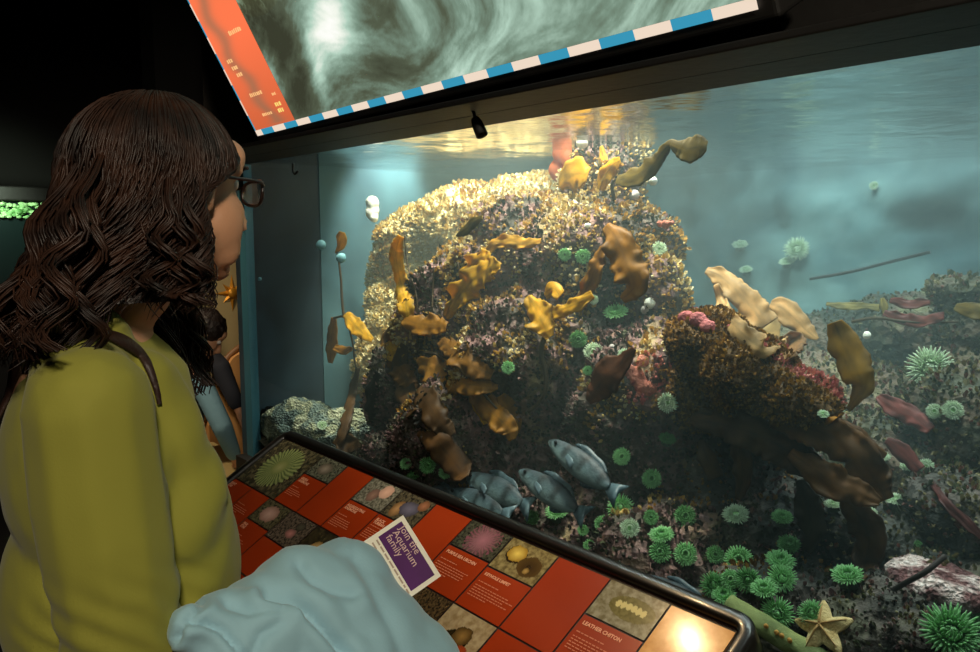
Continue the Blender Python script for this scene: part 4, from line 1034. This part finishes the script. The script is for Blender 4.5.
def kelp(label, blades, stipes=(), name='kelp', cat='kelp', group=None):
    """one plant: blades and stipes of its own"""
    first = (blades[0][0] if blades else stipes[0][0])[0]
    root = empty(name, at(*first[:3])); tag(root, label, cat, group)
    for b in blades:
        pts, col = b[0], b[1]; kw = b[2] if len(b) > 2 else {}; kseed[0] += 1
        o = child(blade_mesh(pts, col, kseed[0], **kw), 'blade', kelp_m, root)
        s = o.modifiers.new('s', 'SOLIDIFY'); s.thickness = .0022
    for pts, r in stipes:
        c = cat_rom([lay(*p[:3]) for p in pts], 6); child(MB().tube(c, [r*(1-.4*i/len(c)) for i in range(len(c))], 7, (.10, .06, .022)), 'stipe', kelp_m, root)
    return root
kelp('slim kelp with a small gold leaf at the far left of the tank',
     [([(335, 253, .24, 1), (339, 246, .24, 5), (341, 239, .24, 7), (342, 232, .24, 3)], GOLD, dict(ruf=.1)),
      ([(345, 314, .24, 4), (354, 324, .24, 8), (364, 334, .24, 6), (372, 340, .24, 2)], GOLD), ([(334, 318, .24, 3), (332, 335, .24, 6), (331, 350, .24, 6), (330, 363, .24, 3)], AMB, dict(ruf=.15)),
      ([(334, 347, .24, 3), (344, 350, .24, 5), (352, 349, .24, 2)], AMB)],
     [([(344, 318, .24), (342, 300, .24), (341, 280, .24), (339, 262, .24), (337, 252, .24)], .0055), ([(334, 318, .24), (345, 318, .24), (352, 340, .26), (356, 372, .30)], .005)])
kelp('dark slender frond leaning at the lower left of the reef', [([(358, 368, .24, 2), (352, 392, .22, 5), (347, 415, .20, 6), (342, 434, .18, 5), (336, 446, .16, 6)], DARK, dict(ruf=.15)), ([(336, 446, .14, 9), (350, 446, .14, 10), (362, 444, .14, 3)], DARK)])
kelp('upright ruffled gold kelp blade at the left of the reef', [([(409, 322, .22, 4), (406, 306, .22, 9), (402, 288, .22, 8), (398, 270, .22, 7), (396, 252, .22, 8), (400, 236, .22, 4)], GOLD, dict(ruf=.45))],
     [([(412, 335, .24), (417, 300, .24), (407, 262, .24), (404, 232, .24)], .003)])
kelp('bushy gold kelp leaning right over the reef\'s upper left',
     [([(446, 318, .22, 3), (454, 303, .22, 10), (464, 290, .22, 14), (476, 277, .22, 14), (490, 268, .22, 11), (500, 266, .22, 4)], GOLD, dict(ruf=.6)),
      ([(462, 290, .25, 6), (468, 274, .25, 11), (478, 260, .25, 10), (490, 256, .25, 6)], GOLD, dict(ruf=.6)),
      ([(478, 262, .26, 5), (494, 244, .26, 6), (510, 241, .26, 7), (524, 243, .26, 6), (540, 241, .26, 3)], srgb(232, 178, 62)[:3], dict(ruf=.4)),
      ([(448, 316, .23, 2), (450, 300, .23, 4), (452, 290, .23, 3)], DARK)],
     [([(440, 330, .26), (450, 312, .25), (460, 290, .25), (458, 262, .25)], .004), ([(432, 310, .28), (433, 285, .28), (434, 268, .28)], .003)])
kelp('dark kelp leaf drifting above the bushy gold kelp', [([(456, 236, .24, 1), (464, 230, .24, 6), (473, 223, .24, 6), (482, 217, .24, 2)], OLIV, dict(ruf=.1))])
kelp('broad amber kelp band lying across the reef\'s left shoulder',
     [([(404, 318, .17, 6), (416, 323, .17, 11), (432, 325, .17, 11), (446, 326, .18, 6)], AMB, dict(ruf=.3)),
      ([(384, 340, .20, 3), (392, 350, .19, 8), (396, 356, .19, 7), (404, 352, .19, 3)], GOLD, dict(ruf=.4)),
      ([(418, 358, .17, 4), (430, 368, .15, 14), (446, 377, .14, 15), (464, 383, .14, 12), (482, 386, .14, 9), (498, 387, .15, 3)], AMB, dict(ruf=.4)),
      ([(472, 388, .14, 5), (482, 402, .13, 12), (496, 416, .12, 12), (508, 428, .12, 10), (512, 440, .12, 4)], AMB, dict(ruf=.5)),
      ([(474, 392, .15, 3), (480, 408, .15, 7), (486, 424, .15, 3)], GOLD)],
     [([(420, 352, .22), (440, 356, .18), (470, 380, .16), (500, 412, .14)], .005)])
kelp('ragged amber kelp draped down the left face of the reef',
     [([(392, 322, .2, 5), (388, 340, .2, 10), (396, 360, .2, 13), (408, 380, .2, 10), (412, 396, .2, 4)], srgb(140, 92, 18)[:3], dict(ruf=.4)), ([(440, 340, .2, 5), (456, 352, .2, 12), (474, 366, .2, 13), (492, 374, .2, 7)], srgb(150, 100, 20)[:3], dict(ruf=.4)),
      ([(500, 396, .2, 5), (510, 410, .2, 9), (514, 426, .2, 7), (508, 440, .2, 3)], AMB, dict(ruf=.4))])
kelp('long brown kelp tongue sloping down to the panel edge', [([(418, 432, .13, 4), (434, 440, .10, 13), (448, 454, .08, 14), (460, 470, .06, 13), (464, 478, .05, 5)], srgb(110, 70, 22)[:3], dict(ruf=.15))])
kelp('dark kelp fronds hanging on the shaded left foot of the reef', [([(404, 345, .20, 5), (400, 366, .18, 10), (404, 390, .16, 12), (412, 412, .15, 8)], DARK), ([(430, 370, .20, 5), (424, 392, .18, 12), (436, 418, .15, 13), (452, 436, .14, 6)], DARK), ([(378, 372, .22, 4), (372, 394, .20, 8), (374, 420, .18, 6)], srgb(50, 52, 46)[:3])])
kelp('golden ragged kelp in the middle of the reef',
     [([(528, 296, .22, 4), (534, 306, .21, 11), (540, 318, .20, 14), (546, 330, .20, 9), (550, 337, .20, 4)], GOLD, dict(ruf=.55)),
      ([(552, 314, .21, 6), (566, 308, .20, 8), (580, 302, .20, 8), (592, 294, .21, 4)], GOLD, dict(ruf=.5)),
      ([(578, 310, .24, 4), (586, 290, .24, 8), (594, 272, .24, 9), (598, 258, .25, 8), (602, 246, .26, 3)], AMB, dict(ruf=.6)),
      ([(545, 296, .23, 5), (553, 288, .23, 8), (560, 296, .22, 5)], GOLD)],
     [([(546, 334, .22), (541, 352, .22), (546, 374, .21), (545, 392, .20), (536, 406, .19), (528, 412, .18)], .008)])
kelp('brown translucent kelp flap on the reef face beside the green anemones', [([(634, 348, .18, 3), (622, 362, .17, 10), (606, 376, .16, 18), (594, 392, .16, 12), (588, 402, .16, 4)], srgb(110, 62, 28)[:3], dict(ruf=.15))])
kelp('dim amber kelp blade hanging under the reef top', [([(606, 225, .27, 5), (616, 238, .26, 14), (626, 262, .25, 18), (634, 285, .25, 14), (622, 300, .25, 4)], AMB, dict(ruf=.35))])
kelp('top kelp with a long arm ending in a dark paddle above the reef',
     [([(560, 188, .40, 4), (566, 180, .40, 13), (576, 174, .40, 17), (588, 174, .40, 8)], GOLD, dict(ruf=.2)),
      ([(600, 190, .42, 4), (604, 178, .42, 8), (612, 166, .42, 9), (620, 160, .42, 4)], GOLD, dict(ruf=.3)),
      ([(616, 180, .40, 5), (628, 178, .38, 9), (642, 172, .37, 11), (654, 162, .36, 10), (664, 150, .35, 6), (670, 143, .35, 4), (678, 146, .35, 8), (688, 148, .35, 14), (699, 147, .35, 12), (707, 146, .35, 5)], OLIV, dict(ruf=.12)),
      ([(601, 146, .5, 2), (603, 156, .5, 4), (606, 162, .5, 2)], GOLD)],
     [([(614, 200, .46), (612, 184, .44), (620, 178, .42)], .006)])
kelp('tan tattered kelp behind the brown ledge',
     [([(706, 270, .62, 4), (720, 276, .62, 9), (736, 290, .60, 12), (752, 308, .60, 14), (766, 326, .60, 14)], TAN, dict(ruf=.35)),
      ([(716, 284, .58, 3), (722, 304, .56, 6), (732, 322, .55, 9), (750, 340, .54, 12), (768, 348, .54, 10), (784, 338, .54, 4)], TAN, dict(ruf=.4)),
      ([(770, 304, .66, 4), (782, 308, .66, 11), (796, 320, .66, 11), (808, 332, .66, 7), (818, 339, .66, 2)], TAN, dict(ruf=.2)),
      ([(786, 334, .58, 5), (794, 344, .58, 12), (790, 358, .58, 8)], srgb(160, 116, 66)[:3]), ([(740, 310, .7, 6), (758, 330, .7, 16), (780, 330, .7, 12)], srgb(190, 160, 100)[:3])])
kelp('hanging olive gold kelp paddle at the right of the ledge', [([(834, 322, .36, 7), (840, 336, .36, 14), (848, 354, .35, 17), (858, 374, .34, 16), (862, 386, .34, 11), (856, 398, .34, 6), (848, 410, .34, 3)], srgb(176, 132, 34)[:3], dict(ruf=.06)),
     ([(842, 412, .33, 2), (832, 418, .33, 3), (820, 426, .33, 3)], srgb(216, 150, 30)[:3], dict(ruf=.1))])
kd = srgb(128, 82, 24)[:3]; kd2 = srgb(92, 62, 24)[:3]
kelp('mass of dark brown kelp hanging below the ledge at the right',
     [([(690, 418, .30, 6), (720, 424, .28, 14), (750, 432, .26, 18), (780, 446, .26, 18), (806, 464, .26, 15), (830, 484, .26, 8)], kd2, dict(ruf=.4)),
      ([(770, 422, .27, 5), (800, 426, .26, 15), (830, 436, .26, 18), (856, 454, .27, 18), (874, 478, .28, 16), (886, 500, .28, 8)], kd, dict(ruf=.4)),
      ([(790, 452, .25, 6), (812, 468, .24, 14), (836, 484, .24, 16), (862, 494, .25, 12), (880, 502, .26, 4)], kd, dict(ruf=.35)),
      ([(846, 496, .28, 6), (858, 514, .28, 15), (868, 536, .28, 17), (866, 562, .29, 13), (858, 580, .3, 6)], kd2, dict(ruf=.3)),
      ([(730, 430, .28, 4), (740, 452, .27, 10), (742, 476, .27, 9), (738, 500, .27, 4)], kd2), ([(838, 420, .30, 4), (850, 432, .29, 10), (868, 446, .29, 9), (886, 456, .3, 3)], kd, dict(ruf=.3)),
      ([(700, 440, .32, 4), (706, 456, .31, 9), (716, 478, .31, 8)], kd2), ([(800, 480, .30, 5), (806, 504, .29, 14), (812, 530, .29, 12), (806, 552, .3, 5)], srgb(66, 54, 32)[:3])],
     [([(700, 410, .36), (760, 424, .32), (830, 440, .30), (884, 470, .32)], .007)])
kelp('olive kelp scrap at the right edge of the tank', [([(955, 306, .8, 4), (968, 309, .78, 8), (985, 312, .76, 9), (1000, 316, .75, 4)], OLIV)])
kelp('rusty red weed branch on the hazy right ridge', [([(884, 312, .95, 3), (900, 318, .95, 6), (922, 320, .93, 7), (944, 316, .92, 4)], RED, dict(ruf=.6)), ([(890, 300, 1.0, 3), (908, 304, 1.0, 5), (930, 302, 1.0, 3)], RED, dict(ruf=.6))], [([(852, 322, .95), (876, 318, .95), (910, 322, .94), (958, 322, .92)], .005)], 'red_seaweed', 'seaweed')
kelp('dull red weed tongue above the brown kelp at the right', [([(878, 396, .62, 3), (892, 406, .6, 9), (912, 416, .58, 10), (930, 430, .57, 5)], RED, dict(ruf=.4)), ([(924, 470, .5, 2), (944, 500, .48, 4), (966, 522, .46, 5), (985, 540, .45, 3)], srgb(110, 50, 44)[:3], dict(ruf=.4)), ([(886, 440, .5, 4), (902, 452, .5, 9), (920, 470, .5, 6)], RED)], (), 'red_seaweed', 'seaweed')
kelp('yellow weed scraps along the hazy back ridge', [([(826, 304, 1.1, 2), (846, 306, 1.1, 4), (866, 306, 1.1, 3), (880, 308, 1.1, 4)], srgb(176, 160, 90)[:3], dict(ruf=.5)), ([(882, 298, 1.1, 2), (884, 306, 1.1, 4), (884, 314, 1.1, 2)], srgb(200, 176, 96)[:3])], (), 'seaweed', 'seaweed')

# ================================================================ SPONGES, BALLS, TWIGS
def lump(name, label, cat, blobs, m, seed, amp=.012, vox=.006, f=14):
    c = MB()
    for u, v, Y, r, ry in blobs:
        p = at(u, v, Y) if Y else hitp(u, v)[0]; k = depth(p)/FP; c.ell(p, (r*k, ry*k*r, r*k), FR, sub=3)
    me = fuse(c, vox, 3, .5, lambda p, n: amp*fbm(p+V((seed, 0, 0)), f, 3)); o = meshobj(name, me, m); tag(o, label, cat); return o
salmon = mat('salmon_crust', srgb(214, 130, 104), .7, col2=srgb(176, 96, 76), scale=26, bump=.8, bscale=120)
orange = leafy('orange_tissue', col=srgb(226, 120, 66), trans=.5, scale=8); whitec = mat('white_sponge', srgb(240, 240, 226), .6, bump=.3, bscale=90)
lump('sponge', 'salmon pink crusty sponge between the reef and the brown ledge', 'sponge', [(636, 380, 0, 12, .6), (646, 388, 0, 10, .6), (630, 372, 0, 8, .6), (644, 362, 0, 9, .6)], salmon, 1)
lump('sponge', 'pink crust along the top edge of the brown ledge', 'sponge', [(686, 318, 0, 9, .6), (698, 321, 0, 10, .6), (708, 327, 0, 8, .6), (730, 327, 0, 5, .6), (744, 334, 0, 6, .6)], mat('pink_crust', srgb(206, 112, 110), .7, col2=srgb(170, 84, 84), scale=30, bump=.8, bscale=140), 2, .008)
lump('sponge', 'small coral red sponge on the reef\'s upper right edge', 'sponge', [(666, 225, .45, 6, .7), (660, 224, .46, 5, .7), (672, 223, .45, 4, .7)], salmon, 3, .006, .005)
lump('sponge', 'translucent orange slab sponge standing on the reef top', 'sponge', [(562, 170, .62, 13, .5), (566, 152, .62, 14, .5), (574, 160, .62, 14, .5), (560, 144, .62, 10, .5), (576, 144, .62, 9, .5)], orange, 4, .008, .007, 9)
for u, v, Y, r, lab in ((582, 143, .50, 6.5, 'white ball sponge standing beside the orange sponge'), (634, 195, 0, 6, 'grey white ball sponge on the reef top'), (588, 226, 0, 3.5, 'tiny white ball on the upper reef face'),
                        (653, 181, .42, 5, 'blue white knob under the long kelp arm'), (867, 335, .95, 5, 'white ball on the hazy ridge right of the kelp paddle'), (650, 303, 0, 6, 'cream knob on the reef\'s right shoulder'), (645, 310, 0, 5, 'grey knob beside the cream one on the reef\'s right shoulder'),
                        (612, 347, 0, 4, 'grey bead between the green anemones on the reef')):
    lump('ball_sponge', lab, 'sponge', [(u, v, Y, r, .9)], whitec if 'grey' not in lab else mat('grey_sponge', srgb(176, 168, 164), .7) if 'grey_sponge' not in MATS else MATS['grey_sponge'], u*.1, .003, .005)
c = at(372, 209, .30); lump('plumose_anemone', 'bright white plume hanging in the glow at the upper left', 'anemone', [(372, 203, .42, 7, .8), (372, 212, .42, 7.5, .8), (374, 218, .42, 5, .8)], whitec, 5, .006, .005)
for u, v, r, lab in ((321, 245, 5, 'faint blue white blob left of the small gold leaf'), (341, 258, 5, 'faint blue white blob under the small gold leaf'), (260, 279, 2.5, 'tiny pale dot on the dark side wall')):
    lump('ball_sponge', lab, 'sponge', [(u, v, .20 if u > 300 else .03, r, .7)], mat('pale_blue_sponge', srgb(110, 160, 168), .6) if 'pale_blue_sponge' not in MATS else MATS['pale_blue_sponge'], u*.1, .004, .005)
twig = mat('dark_twig', srgb(44, 34, 28), .8)
for pts, r, lab in (([(810, 279, 1.6), (850, 272, 1.6), (890, 262, 1.6), (930, 252, 1.6)], .006, 'thin dark twig crossing the hazy back wall'), ([(890, 592, .20), (905, 583, .17), (925, 572, .16), (945, 556, .2)], .005, 'dark twig lying over the speckled rock')):
    o = MB().tube(cat_rom([at(*p) for p in pts], 6), r, 7).build('twig', twig); tag(o, lab, 'twig')
# ================================================================ FISH
def fish_meshes(seed):
    """unit fish along +x (head at x=.5), z up: body, fins, tail"""
    xs = [-.50+i/30 for i in range(0, 29)]; 
    def prof(x):                                  # half height, half thickness
        k = [( -.5, .0), (.5, 0)]
        t = (x+.34)/.84
        if x < -.34: h = .045
        else: h = .042+.104*math.sin(math.pi*max(0, min(1, t))**.80)**.85
        if x > .40: h *= math.sqrt(max(0, 1-((x-.40)/.105)**2))*.98+.02
        return h
    top = (.022, .036, .044); mid = (.05, .085, .095); bel = (.12, .17, .17); rows = []; cols = []
    X = [-.36+.86*i/34 for i in range(35)]
    for x in X:
        h = prof(x); w = h*.46; rr, cc = [], []
        for j in range(18):
            a = 2*math.pi*j/18; z = math.sin(a); rr.append((x, w*math.cos(a), h*z*(1.0 if z > 0 else .92)+.012*(x > .2)*(x-.2)))
            base = [lerp(bel[i], mid[i], sst_(z*.8+.7)) for i in range(3)]; base = [lerp(base[i], top[i], sst_(z*1.3-.05)) for i in range(3)]
            s = noise.noise(V((x*9+seed, z*1.2, 0)))*.5+.5; bar = max(0, math.sin(x*26+seed*2))**2*(z > -.35)*.75
            cc.append(tuple(c*(.55+.9*s)*(1-bar) for c in base))
        rows.append(rr); cols.append(cc)
    body = MB().grid(rows, closed=True, cols=cols)
    k = len(body.v); n = 18; body.f += [tuple(range(n-1, -1, -1)), tuple(range(k-n, k))]; body.mi += [0, 0]
    def fin(pts, ridge=14, col=(.06, .10, .12)):
        base, tipp = pts; r = []; cs = []
        for i in range(ridge+1):
            t = i/ridge; b0 = lerp(V(base[0]), V(base[1]), t)*1.0; t0 = cat_rom(tipp, 6)[min(int(t*(len(tipp)-1)*6), (len(tipp)-1)*6)]
            r.append([b0, lerp(b0, t0, .5)+V((0, .003*(-1)**i, 0)), t0]); kk = .8+.4*(i % 2); cs.append([tuple(c*kk for c in col)]*3)
        m = MB().grid(r, cols=cs); return m
    dors = fin((((.22, 0, .140), (-.24, 0, .075)), [(.20, 0, .168), (.08, 0, .205), (-.05, 0, .185), (-.16, 0, .172), (-.27, 0, .10)]))
    tail = MB()
    tp = [(-.345, .045), (-.42, .085), (-.52, .135), (-.485, .05), (-.47, 0), (-.485, -.05), (-.52, -.135), (-.42, -.085), (-.345, -.045)]
    tail.add([(x, .006, z) for x, z in tp]+[(x, -.006, z) for x, z in tp], [tuple(range(9)), tuple(range(17, 8, -1))]+[(i, i+9, (i+1) % 9+9, (i+1) % 9) for i in range(9)], (.12, .19, .22))
    anal = fin((((-.06, 0, -.112), (-.24, 0, -.065)), [(-.10, 0, -.165), (-.16, 0, -.155), (-.27, 0, -.085)]), 8)
    return body, dors, tail, anal
def sst_(x): x = max(0, min(1, x)); return x*x*(3-2*x)
fish_m = mat('fish_skin', (1, 1, 1, 1), .55, attr='Col', bump=.25, bscale=90, spec=.35)
eyeb = mat('fish_eye', srgb(20, 22, 24), .15)
fin_m = leafy('fish_fin', trans=.4, rough=.4)
def fish(u0, v0, u1, v1, Y0, Y1, seed, label):
    a, b_ = at(u0, v0, Y0), at(u1, v1, Y1); L = (a-b_).length; X = (a-b_).normalized(); c = (a+b_)/2
    tocam = (CAM-c).normalized(); Z = X.cross(-tocam.cross(X).cross(X)).normalized() if False else (tocam.cross(X))
    Z = Z.normalized(); Z = Z if Z.z > 0 else -Z; Yv = Z.cross(X)
    Mx = Matrix((X*L, Yv*L*.9, Z*L*.86)).transposed().to_4x4(); Mx.translation = c
    root = empty('fish', c); tag(root, label, 'fish', 'grey blue fish near the glass')
    bd, do, ta, an = fish_meshes(seed)
    for m, nm, mm in ((bd, 'body', fish_m), (do, 'dorsal_fin', fin_m), (ta, 'tail_fin', fin_m), (an, 'anal_fin', fin_m)):
        me = m.mesh(nm); me.transform(Mx); o = child(me, nm, mm, root)
        if nm in ('dorsal_fin', 'anal_fin'): k = o.modifiers.new('s', 'SOLIDIFY'); k.thickness = .0015
    for s in (-1, 1):
        e = MB().ell((.385, s*.050, .032), (.020, .012, .020), sub=2); me = e.mesh('eye'); me.transform(Mx); child(me, 'eye', eyeb, root)
        f = MB().grid([[(.17, s*.078, .0+dz), (.08, s*.100, -.02+dz*1.6), (.03, s*.105, -.045+dz*1.4)] for dz in (-.035, -.02, 0, .015)], (.14, .21, .24)).mesh('pectoral_fin'); f.transform(Mx)
        o = child(f, 'pectoral_fin', fin_m, root); k = o.modifiers.new('s', 'SOLIDIFY'); k.thickness = .0012
    return root
fish(549, 441, 620, 496, .10, .07, 1, 'uppermost grey fish with its head up at the left, above the green anemones')
fish(519, 471, 587, 517, .09, .06, 2, 'middle grey fish just below and left of the uppermost one')
fish(466, 476, 532, 508, .085, .055, 3, 'blue grey fish left of the middle one, close over the panel edge')
fish(448, 492, 512, 517, .05, .035, 4, 'pale bellied fish lowest at the left, half hidden by the panel edge')
fish(640, 577, 722, 622, .06, .04, 5, 'fish whose pale blue back shows over the panel edge near its corner')
fish(412, 484, 462, 506, .05, .035, 6, 'leftmost fish, only its back showing over the panel edge')

# ================================================================ STARFISH
P0, N0 = hitp(824, 630); ax = (N0*.35+V((0, -.55, .75))).normalized(); sroot = empty('starfish', P0); tag(sroot, 'cream starfish with short webbed arms by the panel corner', 'starfish')
pa = V((1, 0, 0)); pa = (pa-ax*pa.dot(ax)).normalized(); pb_ = ax.cross(pa); S = 30*depth(P0)/FP; P0 = P0+ax*.006
rows = []
for j in range(13):
    f = j/12; row = []
    for i in range(80):
        a = 2*math.pi*i/80; k = abs(((a-math.radians(110))/(2*math.pi/5)+.5) % 1-.5)*2        # 0 at arm axis
        R_ = S*(.50+.56*(1-k)**1.5); r = R_*f
        hgt = .30*S*(1-f**1.6)*(.55+.45*(1-k))+.012*S*noise.noise(V((a*9, f*9, 0)))
        row.append(P0+pa*(r*math.cos(a))+pb_*(r*math.sin(a))+ax*hgt)
    rows.append(row)
rows.append([p-ax*.004 for p in rows[-1]])
child(MB().grid(rows, closed=True), 'body', mat('starfish_skin', srgb(224, 196, 138), .7, col2=srgb(190, 156, 96), scale=40, bump=.6, bscale=150), sroot)
rid = MB()
for k in range(5):
    a = math.radians(110)+k*2*math.pi/5; rid.tube([P0+pa*(S*t*math.cos(a))+pb_*(S*t*math.sin(a))+ax*(.30*S*(1-t**1.6)+.001) for t in (.05, .25, .45, .65, .85)], [.0022, .002, .0017, .0013, .0008], 6)
child(rid, 'arm_ridge', mat('starfish_ridge', srgb(170, 128, 70), .7), sroot)

# mossy plank behind the pane corner
pts = [at(728, 604, .05), at(757, 622, .05), at(790, 642, .05), at(830, 666, .05)]
root = empty('plank', pts[1]); tag(root, 'mossy pale green plank with orange dots just inside the pane by the panel corner', 'plank')
mm = MB().tube(cat_rom(pts, 8), .021, 12, flat=.8)
for i, v in enumerate(mm.v): mm.v[i] = tuple(V(v)+V((0, 0, .003))*noise.noise(V(v)*40))
child(mm, 'beam', mat('mossy_wood', srgb(150, 156, 92), .8, col2=srgb(104, 116, 66), scale=14, bump=.5, bscale=50), root)
dm = MB()
for t_ in (.25, .5, .62, .8):
    p = lerp(pts[1], pts[3], t_*.6); dm.ell(p+V((.006, -.016, .012)), (.005, .004, .005), sub=2)
child(dm, 'orange_dot', mat('orange_dot', srgb(200, 140, 60), .6), root)
# ================================================================ LIGHT
def lamp(kind, name, loc, target, power, col, size=.1, spot=60, blend=.6, sizey=None):
    d = bpy.data.lights.new(name, kind); d.energy = power; d.color = col
    if kind == 'SPOT': d.spot_size = math.radians(spot); d.spot_blend = blend; d.shadow_soft_size = size
    elif kind == 'AREA':
        d.size = size
        if sizey: d.shape = 'RECTANGLE'; d.size_y = sizey
    else: d.shadow_soft_size = size
    o = bpy.data.objects.new(name, d); o.location = loc; COL.objects.link(o)
    o.rotation_euler = (V(target)-V(loc)).to_track_quat('-Z', 'Y').to_euler(); return o
WARM, COOL, NEUT = (1, .80, .55), (.72, .92, 1), (1, .96, .88)
lamp('SPOT', 'tank_lamp', (-2.20, .40, 2.45), (-2.28, .58, 1.3), 280, (1, .93, .74), .08, 58)
lamp('SPOT', 'tank_lamp', (-1.50, .30, 2.5), (-1.50, .52, 1.3), 230, (1, .92, .74), .08, 58)
lamp('SPOT', 'tank_lamp', (-.75, .60, 2.6), (-.72, .80, 1.0), 82, (1, 1, .88), .10, 58)
lamp('SPOT', 'tank_lamp', (-2.60, .66, 2.02), (-2.83, .62, 1.62), 75, (.9, 1, .96), .05, 54)
lamp('SPOT', 'tank_lamp', (-1.35, 1.25, 2.5), (-1.45, 1.72, 1.35), 70, (.92, 1, .9), .08, 32)  # narrow spot added to brighten the pale anemones on the back wall
lamp('AREA', 'tank_lamp', (-1.2, 1.40, 2.5), (-1.2, 1.5, 1.0), 26, (.84, .98, 1), 1.6, sizey=.4)
lamp('AREA', 'tank_lamp', (-1.1, .30, 2.5), (-1.1, .35, .8), 27, (.85, 1, .95), 2.4, sizey=.3)  # soft fill added to lift the front of the reef and the lower right
# lamps outside the tank
lamp('SPOT', 'room_lamp', (1.1, -1.7, 2.6), (-.95, -.9, 1.2), 168, (1, .88, .68), .15, 70)
lamp('SPOT', 'panel_lamp', (-1.276, -.1735, 1.672), (-.74, -.133, .743), 10, (1, .68, .34), .008, 75)
lamp('SPOT', 'room_lamp', (-3.2, -1.0, 2.7), (-3.6, .3, .8), 130, WARM, .1, 60)
lamp('SPOT', 'room_lamp', (-5.3, -.45, 1.73), (-5.75, -.45, 1.58), 11, (.8, 1, .75), .05, 120)  # greenish spot added in front of the distant tank to light its growth strip
w = bpy.data.worlds.new('world'); bpy.context.scene.world = w; w.use_nodes = True
w.node_tree.nodes['Background'].inputs[0].default_value = (.8, .9, 1, 1); w.node_tree.nodes['Background'].inputs[1].default_value = .01
# ================================================================ CAMERA
cd = bpy.data.cameras.new('camera'); cam = bpy.data.objects.new('camera', cd); COL.objects.link(cam)
cam.location = CAM; cam.rotation_euler = (FW*cp-UP*sp).to_track_quat('-Z', 'Y').to_euler()
cd.sensor_width = 36; cd.lens = FP/980*36; cd.clip_start = .02
sc = bpy.context.scene; sc.camera = cam
sc.view_settings.view_transform = 'Standard'; sc.view_settings.look = 'None'; sc.view_settings.exposure = 0; sc.view_settings.gamma = 1
sc.view_settings.use_curve_mapping = False
sc.cycles.max_bounces = 8; sc.cycles.transparent_max_bounces = 24; sc.cycles.volume_bounces = 0
sc.cycles.use_denoising = True
